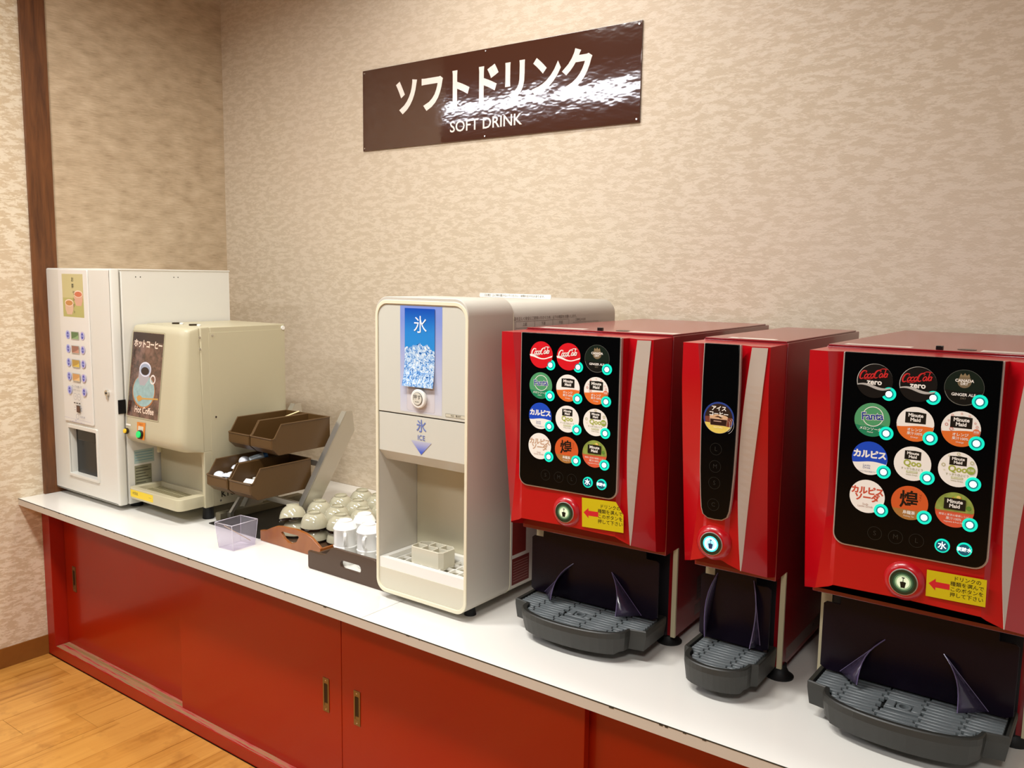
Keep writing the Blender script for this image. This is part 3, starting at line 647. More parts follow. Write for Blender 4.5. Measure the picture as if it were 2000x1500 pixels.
for x, y, a, lab in ((1.520, -.690, -.75, 'front left in the dark tray'), (1.600, -.672, -1.05, 'front row of the dark tray, second from left'), (1.512, -.604, -.3, 'second row of the dark tray, left'), (1.680, -.672, -1.0, 'front row of the dark tray, at the ice dispenser'), (1.594, -.590, -.4, 'second row of the dark tray, at the ice dispenser')):
    for lv in (0, 1):
        o = mug if first else copy_tree(mug); first = False
        o.location = (x, y, H+.0085+lv*.0535); o.rotation_euler = (0, 0, a+(lv-1)*.2)
        tag(o, ('white upturned coffee cup, upper, ' if lv else 'white upturned coffee cup, lower, ')+lab, 'cup', 'upturned white cups in the dark tray')

# ------------------------------------------------------------------ ice dispenser
I = thing('ice_dispenser', 'ivory ice dispenser with blue ice picture standing between cups and red machines', 'dispenser', (1.931, -.812, H))
b = MB(); b.mesh(curve_mesh(rrect(-.1555, .1555, .02, 0.805, .042, 8, .034), [rrect(-.148, .148, .029, .788, .034, 8, .027)], .0885, .0015), M_ICES, Matrix.Translation((0, .0905, 0)) @ XZ)
b.mesh(curve_mesh(rrect(-.1556, .1556, .0199, .7971, .0421, 8, .0341), [rrect(-.147, .147, .030, .787, .033, 8, .026)], .001, .0012), M_TRIM, Matrix.Translation((0, .001, 0)) @ XZ)
b.mesh(curve_mesh(rrect(-.1562, .1562, .0193, .7976, .0425, 8, .0345), [rrect(-.147, .147, .030, .787, .033, 8, .026)], .0005, .0007), M_TRIM, Matrix.Translation((0, .1815, 0)) @ XZ)
b.build('front_shell', I)
b = MB(); b.mesh(curve_mesh(rrect(-.155, .155, .021, .796, .042, 8, .034), [], .255, .002), M_ICES, Matrix.Translation((0, .442, 0)) @ XZ); b.build('rear_body', I)
b = MB(); b.mesh(curve_mesh(rrect(-.147, .147, .508, .787, .033, 8, .001), [], .07, .001), M_ICEF, Matrix.Translation((0, .073, 0)) @ XZ); fc = b.build('front_cover', I)
b = MB(); b.prism([(.003, .505), (.003, .404), (.028, .375), (.147, .372), (.147, .505)], 'x', -.147, .147, M_ICEF, .0006); lf = b.build('lower_fascia', I)
b = MB(); b.box(-.147, .147, .15, .178, .05, .50, mat('ivory_inner', '#cfc8ae', .5), 0); b.build('bay_back', I)
b = MB()
for i, (x0, x1, y0, y1) in enumerate(((-.147, -.130, .003, .149), (.130, .147, .003, .149), (-.130, .130, .003, .018), (-.130, .130, .134, .149))): b.box(x0, x1, y0, y1, .085, .113, M_WHITE)
b.box(-.147, .147, .002, .149, .030, .086, M_ICE, .0); base = b.build('base_tray', I)
b = MB()
for k in range(9): b.box(-.128+.0305*k, -.1245+.0305*k, .018, .134, .094, .101, M_WHITE)
for y in (.045, .075, .105): b.box(-.13, .13, y-.0018, y+.0018, .093, .100, M_WHITE)
b.build('drain_grid', base)
# small holder with six cells
cr = thing('cup_rest', 'small ivory six cell rest standing on the drain grid of the ice dispenser', 'rack', (1.852, -.766, H+.101))
b = MB(); W, L, hh = .112, .066, .044
oc = [(.0, .008), (.008, 0), (W-.01, 0), (W, .01), (W, L-.012), (W-.014, L), (.02, L), (0, L-.02)]; ic = [(.004, .009), (.009, .004), (W-.011, .004), (W-.004, .011), (W-.004, L-.013), (W-.015, L-.004), (.021, L-.004), (.004, L-.021)]
b.loft([[(x, y, 0) for x, y in oc], [(x, y, hh-.001) for x, y in oc], [(x+(ix-x)*.3, y+(iy-y)*.3, hh) for (x, y), (ix, iy) in zip(oc, ic)], [(x, y, hh) for x, y in ic], [(x, y, .004) for x, y in ic]], M_ICE, smooth=False)
for x in (W/3, 2*W/3): b.box(x-.0018, x+.0018, .003, L-.003, .004, hh-.0005, M_ICE)
b.box(.003, W-.003, L/2-.0018, L/2+.0018, .004, hh-.0005, M_ICE); b.build('cell_block', cr)
# print on the ice dispenser
PF = Matrix.Translation((0, .0018, 0)) @ XZ
def grad(name, top, bot, z0, z1, emit=0):
    M = mat(name, top, .2, coat=.3); nt, bs = nodes(M)
    tc = nt.nodes.new('ShaderNodeTexCoord'); sx = nt.nodes.new('ShaderNodeSeparateXYZ'); nt.links.new(tc.outputs['Object'], sx.inputs[0])
    mr = nt.nodes.new('ShaderNodeMapRange'); mr.inputs[1].default_value = z0; mr.inputs[2].default_value = z1; nt.links.new(sx.outputs[2], mr.inputs[0])
    rp = ramp(nt, [(0, bot), (1, top)]); nt.links.new(mr.outputs[0], rp.inputs[0]); nt.links.new(rp.outputs[0], bs.inputs['Base Color']); return M
P = Print(PF); P.rect(-.069, .072, .515, .784, grad('blue_band_fade', '#7f93d6', '#cfcfd6', .52, .75))
fr = rrect(-.046, .049, .519, .584, .006); P.shape(fr, ink('aaa8b0')); P.shape([(x*.985, .5515+(y-.5515)*.98) for x, y in fr], ink('ccc8cc'))
P.rect(.084, .150, .515, .524, ink('8a8672')); P.rect(.085, .149, .516, .523, ink('cdc8b4')); P.text('冷水・製氷機', .117, .5195, .0055, ink('4a4636'), bold=.02)
P.build('blue_band', fc)
M_ICP = mat('ice_picture_print', '#1f7fd0', .12, coat=.6); nt, bs = nodes(M_ICP)
tc = nt.nodes.new('ShaderNodeTexCoord'); sx = nt.nodes.new('ShaderNodeSeparateXYZ'); nt.links.new(tc.outputs['Object'], sx.inputs[0])
rpz = ramp(nt, [(0, '#2f8fd8'), (.5, '#2f86d4'), (1, '#1c4fb4')]); mr = nt.nodes.new('ShaderNodeMapRange'); mr.inputs[1].default_value = .66; mr.inputs[2].default_value = .775; nt.links.new(sx.outputs[2], mr.inputs[0]); nt.links.new(mr.outputs[0], rpz.inputs[0])
vo = nt.nodes.new('ShaderNodeTexVoronoi'); vo.inputs['Scale'].default_value = 75; mpv = mapping(nt, (1, 1, 1)); nt.links.new(mpv.outputs[0], vo.inputs['Vector'])
nz = noise(nt, mpv, 110, 4, .8, 1.2); rpi = ramp(nt, [(.36, '#0f3a80'), (.44, '#3f8ad8'), (.52, '#b8d4ec'), (.64, '#f2f6f6')]); nt.links.new(nz.outputs[0], rpi.inputs[0])
mm = nt.nodes.new('ShaderNodeMath'); mm.operation = 'MULTIPLY_ADD'; mm.inputs[1].default_value = .05; nz2 = noise(nt, mpv, 28, 2); nt.links.new(nz2.outputs[0], mm.inputs[0]); nt.links.new(sx.outputs[2], mm.inputs[2])
ab = nt.nodes.new('ShaderNodeMath'); ab.operation = 'ABSOLUTE'; nt.links.new(sx.outputs[0], ab.inputs[0])
m3 = nt.nodes.new('ShaderNodeMath'); m3.operation = 'MULTIPLY_ADD'; m3.inputs[1].default_value = .30; nt.links.new(ab.outputs[0], m3.inputs[0]); nt.links.new(mm.outputs[0], m3.inputs[2])
gt = nt.nodes.new('ShaderNodeMath'); gt.operation = 'LESS_THAN'; gt.inputs[1].default_value = .716; nt.links.new(m3.outputs[0], gt.inputs[0])
mx = nt.nodes.new('ShaderNodeMix'); mx.data_type = 'RGBA'; nt.links.new(gt.outputs[0], mx.inputs[0]); nt.links.new(rpz.outputs[0], mx.inputs[6]); nt.links.new(rpi.outputs[0], mx.inputs[7]); nt.links.new(mx.outputs[2], bs.inputs['Base Color'])
b = MB(); nn_ = 10
for k in range(nn_):
    z0, z1 = .582+.196*k/nn_, .582+.196*(k+1)/nn_; q = lambda z: -.0005-.012*max(0, (.66-z)/.08)**2
    v = b.poly([(-.051, q(z0), z0), (.049, q(z0)*.6, z0), (.049, q(z1)*.6, z1), (-.051, q(z1), z1)], M_ICP)
pic = b.build('ice_picture', fc); sd = pic.modifiers.new('s', 'SOLIDIFY'); sd.thickness = .0006
P = Print(Matrix.Translation((0, -.0012, 0)) @ XZ); P.text('氷', .002, .735, .046, mat('white_print', '#f4f8ff', .3), bold=.0); P.build('picture_lettering', fc)
b = MB(); b.cyl((0, -.003, .553), .0245, .010, 'y', M_WHITE, 36, bev=.003); b.cyl((0, -.0085, .553), .0162, .002, 'y', mat('grey_disc_rim', '#5a5850', .4), 30); b.cyl((0, -.0092, .553), .0152, .002, 'y', mat('button_face', '#d6d2c4', .3), 30); pb = b.build('push_button', fc)
P = Print(Matrix.Translation((0, -.0103, 0)) @ XZ); P.text('押す', 0, .556, .0135, ink('2a2a26'), bold=.006); P.text('PUSH', 0, .545, .0055, ink('4a4a44')); P.build('button_lettering', pb)
P = Print(Matrix.Translation((0, .0022, 0)) @ XZ); bl = ink('6a7cbc'); P.text('氷', .003, .480, .034, bl, bold=.012); P.text('ICE', .003, .452, .018, bl, bold=.004); P.shape([(-.032, .443), (.038, .443), (.003, .409)], grad('blue_arrow_fade', '#c9c8d0', '#4a66cc', .415, .447)); P.build('fascia_print', lf)
PSi = Matrix.Translation((.1552, 0, 0)) @ Matrix.Rotation(R(90), 4, 'Z') @ XZ
P = Print(PSi)
ik = ink('6a5a50'); P.text('製品を正しく安全にご使用いただくため、以下の確認をお願いします。', .33, .752, .0098, ik)
for z in (.745, .728, .70): P.rect(.19, .44, z, z+.0008, ik)
for y in (.19, .275, .36, .44): P.rect(y, y+.0008, .70, .7458, ik)
for i, y in enumerate((.23, .315, .40)): P.text(('上部', '下部', '内部')[i], y, .737, .010, ik); P.text('必ずアース接続\nしてください', y, .714, .0075, ik)
P.rect(.46, .60, .735, .7358, ik); P.text('ご使用上の注意', .50, .742, .008, ik); P.text('電源を切ってから清掃してください', .53, .724, .0075, ik); P.rect(.46, .60, .705, .7058, ik)
P.build('side_print', I)
P = Print(PSi); P.rect(.190, .252, .128, .222, ink('7a2a24')); P.build('warning_label', I)
P = Print(PSi); P.rect(.190, .268, .046, .118, ink('6a2420'))
for k in range(8): P.rect(.195, .262, .054+k*.0075, .0555+k*.0075, ink('a88078'))
P.build('warning_label', I)
b = MB(); b.mesh(curve_mesh(rrect(-.130, .130, 0, .0125, .004, 3), [], .0012), M_WHITE, Matrix.Translation((-.05, .462, .7975)) @ XZ)
P = Print(Matrix.Translation((-.05, .4605, .7975)) @ XZ); top = b.build('top_notice', I); P.text('【注意】 上に物を置かないでください。故障のおそれがあります。', 0, .006, .0075, ink('5a564c')); P.build('notice_lettering', top)
for x in (-.12, .12):
    for y in (.06, .63): b = MB(); b.cyl((x, y, .0105), .016, .021, 'z', M_BLKM, 18, r2=.012); b.build('foot', I)

# ------------------------------------------------------------------ red drink dispensers
def script_coke(P, x, y, s, M):      # script lettering drawn as pen strokes
    def el(cx, cy, rx, ry, a0, a1, n=14): return [(cx+rx*math.cos(R(a0+(a1-a0)*k/n)), cy+ry*math.sin(R(a0+(a1-a0)*k/n))) for k in range(n+1)]
    def put(pts, w):
        pts = [(x+s*(px+.32*py), y+s*(py+.10*px)) for px, py in pts]; P.stroke(pts, w if not isinstance(w, list) else w, M)
    def cal(n, lo, hi): return [s*(lo+(hi-lo)*math.sin(math.pi*k/(n-1))) for k in range(n)]
    for ox, sc in ((-.92, 1), (.19, .95)):
        a = el(ox+.02, .02, .20*sc, .34*sc, 55, 310, 18); put(a, cal(len(a), .05, .13))
        c = el(ox+.12, .26, .10, .09, -60, 150, 8); put(c, cal(len(c), .03, .06))
    t = [(-.88, -.22), (-.6, -.36), (-.25, -.38), (.05, -.32)]; put(t, cal(4, .02, .05))
    t = [(.20, .36), (.45, .46), (.75, .44), (.95, .36)]; put(t, cal(4, .02, .07))
    for ox in (-.60, -.12): a = el(ox, -.10, .115, .17, 0, 360, 16); put(a, s*.085)
    a = el(-.36, -.10, .115, .17, 50, 320, 12); put(a, s*.085)
    put([(.0, .06), (.0, -.2), (.05, -.26)], s*.08)
    put([(.05, -.07), (.12, -.06)], s*.05)
    a = el(.54, -.10, .11, .17, 0, 360, 16); put(a, s*.085)
    a = el(.72, .10, .05, .36, 130, -130, 16); put(a, s*.07); put([(.69, -.2), (.74, -.27), (.79, -.24)], s*.06)
    a = el(.92, -.10, .10, .16, 0, 360, 16); put(a, s*.085); put([(1.02, .05), (1.02, -.2), (1.08, -.26)], s*.08)
RL = .0300
def lbl_base(P, c, M=None): P.disc(c[0], c[1], RL, M or ink('ece8dc', coat=.4)); 
def label(kind, c, dull=False):
    x, y = c; P = Print(Matrix.Translation((0, -.1196, 0)) @ XZ); wt_ = ink('f2eee6', coat=.4); bk = ink('16140f')
    def mm(sc_, yy):
        P.shape([(x-.0165*sc_, y+yy-.0095*sc_), (x+.0165*sc_, y+yy-.0095*sc_), (x+.0165*sc_, y+yy+.009*sc_), (x+.004*sc_, y+yy+.0105*sc_), (x-.0165*sc_, y+yy+.0095*sc_)], bk)
        P.text('Minute', x, y+yy+.0042*sc_, .0086*sc_, wt_, bold=.03); P.text('Maid', x, y+yy-.0035*sc_, .0086*sc_, wt_, bold=.03)
    if kind == 'coke':
        P.disc(x, y, RL, ink('d40f1e', coat=.4)); script_coke(P, x-.001, y+.0075, .0215, wt_)
        P.seg(x, y, RL, lambda q: -.0035-.004*math.sin((q+.012)/.0095*.9), wt_); P.seg(x, y, RL, lambda q: -.0065-.0035*math.sin((q+.013)/.0095*.9)-.0015*(q < 0)*(abs(q)/.03), ink('d40f1e'))
    elif kind == 'zero':
        P.disc(x, y, RL, ink('b8b4ac')); P.disc(x+.0006, y, RL-.0006, ink('0b0a0a')); script_coke(P, x-.001, y+.011, .0215, ink('c82a2a'))
        P.text('zero', x, y-.0025, .0135, wt_, bold=.03); P.seg(x, y, RL, lambda q: -.0085-.0035*math.sin(q/.0095*.9), ink('b4b0aa')); P.seg(x, y, RL+.0003, lambda q: -.0110-.0040*math.sin((q+.004)/.0095*.9)-.001, ink('0b0a0a'))
    elif kind == 'ginger':
        P.disc(x, y, RL, ink('70726a')); P.disc(x, y, RL-.0004, ink('070a08')); P.seg(x, y, RL-.0005, lambda q: -.004-.003*(1-(q/.03)**2), ink('071a11'), below=False)
        P.disc(x, y+.010, .0105, ink('7a6a50')); P.shape([(x-.008, y+.018), (x-.006, y+.0235), (x-.003, y+.020), (x, y+.0245), (x+.003, y+.020), (x+.006, y+.0235), (x+.008, y+.018)], ink('8a7858'))
        P.text('CANADA', x, y+.0115, .0066, wt_, bold=.03); P.text('DRY', x, y+.0062, .0058, wt_, bold=.03)
        P.ring(x, y-.0, .0288, .0292, ink('8a8a80'), 30, 195, 345); P.text('GINGER ALE', x, y-.012, .0066, wt_, bold=.02); P.text('DRY', x, y-.018, .0045, ink('7a7060'))
    elif kind == 'melon':
        P.disc(x, y, RL, ink('4f9a68', coat=.4)); P.seg(x, y, RL, lambda q: -.010+.002*math.sin(q*110), ink('1f8058')); P.ring(x+.001, y+.006, .0165, .0178, wt_)
        P.text('Fanta', x, y+.006, .0185, wt_, bold=.055, rot=4, sx=.98, spacing=.95); P.text('Fanta', x, y+.006, .0185, ink('1c3a8c'), bold=.018, rot=4, sx=.98, spacing=.95)
        P.text('メロンソーダ', x-.002, y-.0165, .0062, wt_, bold=.02, rot=-2); P.text('Melon', x-.002, y-.022, .004, wt_)
    elif kind in ('orange', 'orange_s'):
        P.disc(x, y, RL, wt_); P.seg(x, y, RL, lambda q: -.004+.0018*math.sin(q*70+.6), ink('e0702c', coat=.4)); mm(1.0, .011)
        P.text('オレンジ', x, y-.010, .0062, wt_, bold=.02); P.text('果汁100%', x, y-.0165, .0060, wt_, bold=.01); P.text('Orange', x, y-.0225, .004, wt_)
        if kind[-1] == 's':
            for dx, dy, r_ in ((-.022, .006, .0025), (-.019, .013, .0015), (-.014, .0225, .0018), (.0, .026, .0015), (.012, .023, .0016), (.021, .012, .0016), (-.014, -.001, .003), (.024, .006, .002)): P.ring(x+dx, y+dy, r_*.7, r_, ink('c8604a'), 16)
            P.disc(x+.0235, y-.003, .0055, ink('d9764a')); P.text('炭酸', x+.0235, y-.003, .0042, wt_)
    elif kind in ('white', 'white_s'):
        P.disc(x, y, RL, wt_); mm(.8, .0145); P.text('Qoo', x, y+.0005, .0150, ink('a9b24c'), bold=.03); P.text('すっきり白ぶどう', x, y-.0095, .0045, ink('8a8a50')); P.rect(x-.009, x+.009, y-.0165, y-.0125, ink('c9cda0')); P.text('果汁20%', x, y-.0145, .004, wt_); P.text('White Grape', x, y-.0195, .0035, ink('9a9a70'))
        if kind[-1] == 's':
            for dx, dy, r_ in ((-.022, .006, .003), (-.02, -.003, .0012), (-.014, .022, .0016), (.0, .0265, .0025), (.021, .014, .003)): P.ring(x+dx, y+dy, r_*.7, r_, ink('b4b070'), 16)
            P.disc(x+.020, y+.001, .0065, ink('9aac48')); P.text('炭酸', x+.020, y+.001, .005, wt_)
    elif kind == 'calpis':
        P.disc(x, y, RL, ink('1448c0', coat=.4)); P.seg(x, y, RL, lambda q: -.0075+.002*math.sin(q*90+1), wt_); P.text('カルピス', x, y+.006, .0148, wt_, bold=.05, spacing=.9); P.text('Lactic\nDrink', x-.004, y-.0155, .0055, ink('3a4a90'), line=.8); P.text('カルピス社の商品です', x-.003, y-.0245, .003, ink('7a7a90'))
    elif kind == 'csoda':
        col = ink('c4a184') if dull else ink('c8523a'); P.disc(x, y, RL, wt_); P.text('カルピス', x, y+.0095, .0145, col, bold=.05, spacing=.9); P.text('ソーダ', x, y-.003, .0145, col, bold=.05, spacing=.95); P.text('Soda\nLactic Drink', x-.002, y-.0165, .0052, ink('b08878'), line=.8)
    elif kind == 'tea':
        P.disc(x, y, RL, ink('d05a28', coat=.4)); P.seg(x, y, RL, lambda q: -.012, ink('a8743a')); P.text('煌', x-.001, y+.004, .032, ink('14100c'), bold=.02, rot=3); P.text('ファン', x+.0165, y+.012, .0045, ink('14100c'), rot=-90); P.text('烏龍茶', x, y-.0175, .0068, wt_, bold=.02); P.text('Oolong Tea', x, y-.0235, .0036, wt_)
    elif kind == 'veg':
        P.disc(x, y, RL, ink('c8643a', coat=.4)); rn = random.Random(3)
        P.seg(x, y, RL, lambda q: -.003, mat('vegetable_print', '#8a9a48', .35, var=.6, vscale=90), below=False)
        for k in range(12):
            a, q = rn.uniform(.15, 3.0), rn.uniform(.012, .025); P.disc(x+q*math.cos(a), y+q*math.sin(a), rn.uniform(.002, .0042), ink(rn.choice(['c24028', 'd8802c', '5c8a34', 'a8b848', 'e0c86a'])), 10)
        P.seg(x, y, RL, lambda q: -.005+.001*math.sin(q*80), ink('d85a3c')); mm(1.0, .010); P.text('野菜と果実の健康レシピ', x, y-.0095, .0042, wt_); P.text('果汁100%', x, y-.0155, .0058, wt_); P.text('Vegetable & Fruit Mix', x, y-.021, .0034, wt_)
    elif kind == 'iced':
        r_ = .0315; P.disc(x, y, r_, ink('27418c', coat=.4)); P.disc(x, y-.0005, r_-.003, ink('2c1c14')); P.seg(x, y-.0005, r_-.003, lambda q: .002, ink('7a4030'))
        P.seg(x, y-.0005, r_-.001, lambda q: -.013-.003*math.sin(q*60), ink('e0c860')); 
        P.shape([(x-.019, y+.002), (x+.019, y+.002), (x+.0165, y-.0155), (x-.0165, y-.0155)], ink('caa488')); P.shape([(x-.0175, y-.003), (x+.0175, y-.003), (x+.0162, y-.015), (x-.0162, y-.015)], ink('2c1510'))
        P.disc(x, y+.002, .019, ink('d8b088'), 30, .0045); P.shape([(x-.009, y+.001), (x-.002, y+.004), (x+.003, y-.001), (x+.009, y+.0)], ink('5c3c2a')); P.rect(x-.010, x+.006, y-.008, y-.006, ink('b09080'))
        for q in (.012, .016, .020): P.ring(x+.012, y-.012, q-.0004, q, wt_, 16, -60, 40)
        P.text('アイス', x, y+.0180, .0105, wt_, bold=.03); P.text('コーヒー', x, y+.0070, .0105, wt_, bold=.03, spacing=.92); P.text('Iced Coffee', x, y-.019, .004, ink('fff8d8'))
    o = P.build('drink_label'); return o
ROWS = (.687, .6175, .5485, .479); COLS = (-.0705, 0, .0705)
def light_button(x, z, par, r=.0118, glow=M_GLOW):
    b = MB(); b.cyl((x, -.1200, z), r, .0014, 'y', M_TEAL, 28); P_ = Print(Matrix.Translation((0, -.1221, 0)) @ XZ)
    b.cyl((x, -.1203, z), r*.66, .0014, 'y', M_TEALD, 24); b.cyl((x, -.1206, z), r*.45, .0014, 'y', glow, 24); return b.build('light_button', par)
def door_shell(hw, red):
    """moulded front door: flanks, ridges, valley and arched lower lip; rings are horizontal sections"""
    def sec(z, dz_mid, t):       # t 0 top .. 1 bottom
        e = lambda a, c: a+(c-a)*t
        rg = hw-.034+(.0 if t < .02 else -.016*math.sin(math.pi*min(1, t*.95)))      # ridge pinches in at mid height
        vy = e(.086, .106) if t < .72 else e(.086, .106)+.004
        ov = .100 - .050*max(0, (t-.15)/.85)**1.1
        out = [(-hw+.001, 0, z), (-hw, -ov, z), (-rg, -.105, z), (-(hw-.062), -vy, z+dz_mid*.6), (-(hw-.070), -.112, z+dz_mid*.8), (0, -.114, z+dz_mid),
               ((hw-.070), -.112, z+dz_mid*.8), ((hw-.062), -vy, z+dz_mid*.6), (rg, -.105, z), (hw, -ov, z), (hw-.001, 0, z)]
        return out
    b = MB(); zs = [.262]+[.29+.443*k/30 for k in range(31)]
    rings = []
    for z in zs:
        t = (.733-z)/(.733-.262); s_ = sec(z, 0, t)
        BZ = (.250, .264, .286, .296, .301, .304)
        s_ = [(q[0], q[1], BZ[min(i, 10-i)]+(z-.262)/.471*(.733-BZ[min(i, 10-i)])) for i, q in enumerate(s_)]
        rings.append(s_)
    b.sharp = 14; b.loft([[(x*.965, y*.93, z+.045) for x, y, z in rings[0]]]+rings, red, smooth=True); b.bm.edges.ensure_lookup_table()
    return b, rings
def round_dispense(par, x, z, lit):
    b = MB(); b.lathe([(.037, -.004), (.033, .004), (.027, .009), (.0245, .0095)], 0, 0, M_MRED, 36)
    b.bm.transform(Matrix.Translation((x, -.113, z)) @ XZ @ Matrix.Identity(4)); b2 = b.build('button_housing', par)
    b = MB(); b.cyl((x, -.1215, z), .0240, .004, 'y', M_PANELRIM, 36, bev=.001); b.cyl((x, -.123, z), .0222, .004, 'y', mat('green_black_face', '#0f2a1e', .12, coat=.6), 36)
    o = b.build('dispense_button', par); P = Print(Matrix.Translation((0, -.1251, 0)) @ XZ); K_ = .82
    if lit: P.disc(x, z, .0158, mat('cyan_glow', '#50e8f0', .4, emit=1.1, ecol='#38d8ea')); P.disc(x, z, .0130, M_BLUEG); P.disc(x, z, .0085, mat('cyan_mid', '#a8f0f8', .4, emit=.9, ecol='#78dcf2')); k = ink('1c3c6a')
    else:
        for i_, (r_, c_) in enumerate(((.0185, '1c3a28'), (.0155, '46684c'), (.0130, '8ca880'), (.0105, 'ccd8b8'))): P.disc(x, z, r_, mat('glow_'+c_, '#'+c_, .3, emit=.25+.1*i_, ecol='#'+c_))
        k = ink('0a120c')
    P.shape([(x-.0048, z-.001), (x+.0048, z-.001), (x+.0033, z-.0100), (x-.0033, z-.0100)], k); P.disc(x, z-.0005, .0052, k, 20, .0016); P.rect(x-.0006, x+.0006, z, z+.0090, k); P.rect(x-.0024, x+.0024, z+.0072, z+.0090, k)
    P.build('cup_symbol', o)
def size_rings(par, items, z=None):
    P = Print(Matrix.Translation((0, -.1196, 0)) @ XZ); c_ = ink('1f211f')
    for ch, x, zz in items: P.ring(x, zz, .0115, .0122, c_, 30); P.text(ch, x, zz, .012, c_)
    P.build('size_marks', par)
def drip_tray(par, hw, bw, vmax, slats=True):
    # plan outline in (x, y): shoulders at y -.05, bulging front
    zt, zb_ = .074, .029
    n = 18; front = [(-hw, .06), (-hw, -.050), (-bw, -.058)]+[(bw*math.sin(R(-90+180*k/n))*.995, -.062-(vmax-.062)*math.cos(R(-90+180*k/n))**.8) for k in range(1, n)]+[(bw, -.058), (hw, -.050), (hw, .06)]
    ins = [(-hw+.008, .05), (-hw+.008, -.044), (-bw+.008, -.052)]+[((bw-.008)*math.sin(R(-90+180*k/n))*.985, -.056-(vmax-.070)*math.cos(R(-90+180*k/n))**.8) for k in range(1, n)]+[(bw-.008, -.052), (hw-.008, -.044), (hw-.008, .05)]
    b = MB(); N = len(front)
    low = [(x*.97, -.045+(y+.045)*.86 if y < -.045 else y) for x, y in front]
    b.loft([[(x, y, zb_-.006 if abs(x) < bw*.9 and y < -.03 else zb_) for x, y in low], [(x, y, zt-.012) for x, y in front], [(x, y, zt) for x, y in front]], M_TRAYG, caps=False, smooth=False)
    b.loft([[(x, y, zt) for x, y in front], [(x*.985, y+.002 if y < 0 else y, zt+.002) for x, y in front], [(x, y, zt) for x, y in ins], [(x, y, zt-.012) for x, y in ins]], M_TRAYG, caps=False)
    b.poly([(x, y, zt-.012) for x, y in ins], mat('tray_inside', '#161715', .5)); b.poly([(x, y, zb_) for x, y in low[::-1]], M_TRAYG)
    tr_ = b.build('drip_tray', par)
    b = MB(); y = .04; rowk = 0
    def xlim(y):
        if y > -.044: return hw-.011
        if y > -.056: return hw-.02 if y > -.05 else bw-.012
        q = min(1, (-y-.056)/(vmax-.070)); return (bw-.014)*math.sqrt(max(0, 1-q**2.5))
    while y > -vmax+.014:
        xl = xlim(y-.003)
        if xl > .02:
            cuts = [-xl]+[c for c in ([-.105, -.035, .035, .105] if rowk % 2 else [-.112, -.042, .028, .098]) if -xl+.01 < c < xl-.01]+[xl]
            for a, c in zip(cuts, cuts[1:]):
                if (a+c)/2 == 0: pass
                if abs((a+c)/2) < .03 and -.062 < y < -.012 and hw > .1: continue
                b.box(a+.0017, c-.0017, y-.0086, y, zt-.010, zt-.0015, M_GRILL, .0012, 1)
        y -= .0122; rowk += 1
    if hw > .1:
        for x0, x1, y0, y1 in ((-.031, .031, -.0235, -.0165), (-.031, .031, -.0595, -.0525), (-.031, -.015, -.0505, -.0255), (.015, .031, -.0505, -.0255)): b.box(x0, x1, y0, y1, zt-.010, zt-.0015, M_GRILL, .0012, 1)
        b.lathe([(.0085, zt-.010), (.0085, zt-.0025), (.0125, zt-.0025), (.0135, zt-.004), (.0135, zt-.010)], 0, -.038, M_GRILL, 24, caps=False)
    g = b.build('grille', tr_, 'stuff')
    return tr_
def splash_guard(par, hw, fins):
    b = MB(); z0, z1 = .078, .245
    out = [(-hw, .085), (-hw+.012, z0), (hw-.012, z0), (hw, .085), (hw, z1-.030), (hw-.006, z1-.025), (hw-.032, z1-.025), (hw-.034, z1+.006), (-hw+.034, z1+.006), (-hw+.032, z1-.025), (-hw+.006, z1-.025), (-hw, z1-.030)]
    b.mesh(curve_mesh(out, [], .001, .0008), M_SMOKE, Matrix.Translation((0, .018, 0)) @ XZ @ Matrix.Identity(4))
    g = b.build('splash_guard', par)
    for s in (-1, 1):
        if fins == 'big': A, B, C_ = (.052*s, .016, .170), (.132*s, .016, .082), (.088*s, -.030, .084)
        else: A, B, C_ = (.040*s, .016, .228), (.060*s, .016, .090), (.050*s, -.020, .092)
        A, B, C_ = Vector(A), Vector(B), Vector(C_); rows = []
        for k in range(9):
            t = k/8; a_ = A+(B-A)*t; c_ = A+(C_-A)*t+Vector((s*.010*math.sin(math.pi*t), -.004*math.sin(math.pi*t), .010*math.sin(math.pi*t)))
            rows.append([a_, (a_+c_)/2+Vector((0, -.002*t, 0)), c_])
        b = MB(); b.loft(rows, M_FIN, caps=False, close=False); o = b.build('guard_fin', g); sd = o.modifiers.new('s', 'SOLIDIFY'); sd.thickness = .0016
        b = MB(); b.tube([r_[2] for r_ in rows], .0009, mat('purple_edge', '#6a5c80', .15, coat=.5), 6); b.tube([r_[0] for r_ in rows], .0009, mat('purple_edge', '#6a5c80'), 6); b.build('fin_edge', g)
def sucker_foot(par, x, y):
    b = MB(); b.lathe([(.030, 0), (.030, .003), (.020, .010), (.014, .022), (.014, .03)], x, y, M_BLKM, 24); b.build('foot', par)
def cabinet(par, hw, depth, cream=True):
    b = MB(); b.box(-hw, hw, .004, depth, .24, .735, M_MREDB, .0015); b.box(-hw, hw, .076, depth, .024, .242, M_MREDB, .001); b.build('body', par)
    b = MB(); b.box(-hw+.003, hw-.003, .004, depth-.02, .735, .7385, M_MREDB, .001); b.build('lid', par)
    b = MB(); b.box(-hw, -hw+.022, .070, .0765, .024, .240, M_CREAMP); b.box(hw-.010, hw+.0008, .070, .0765, .024, .240, M_CREAMP); b.box(-hw+.02, hw-.02, .074, .0762, .024, .240, mat('inner_shade', '#0e0a10', .5)); b.box(-hw+.01, hw-.01, .03, .075, .236, .241, M_CREAMP); b.build('front_frame', par)  # near-black panel behind the guard, shade under the door put into its colour
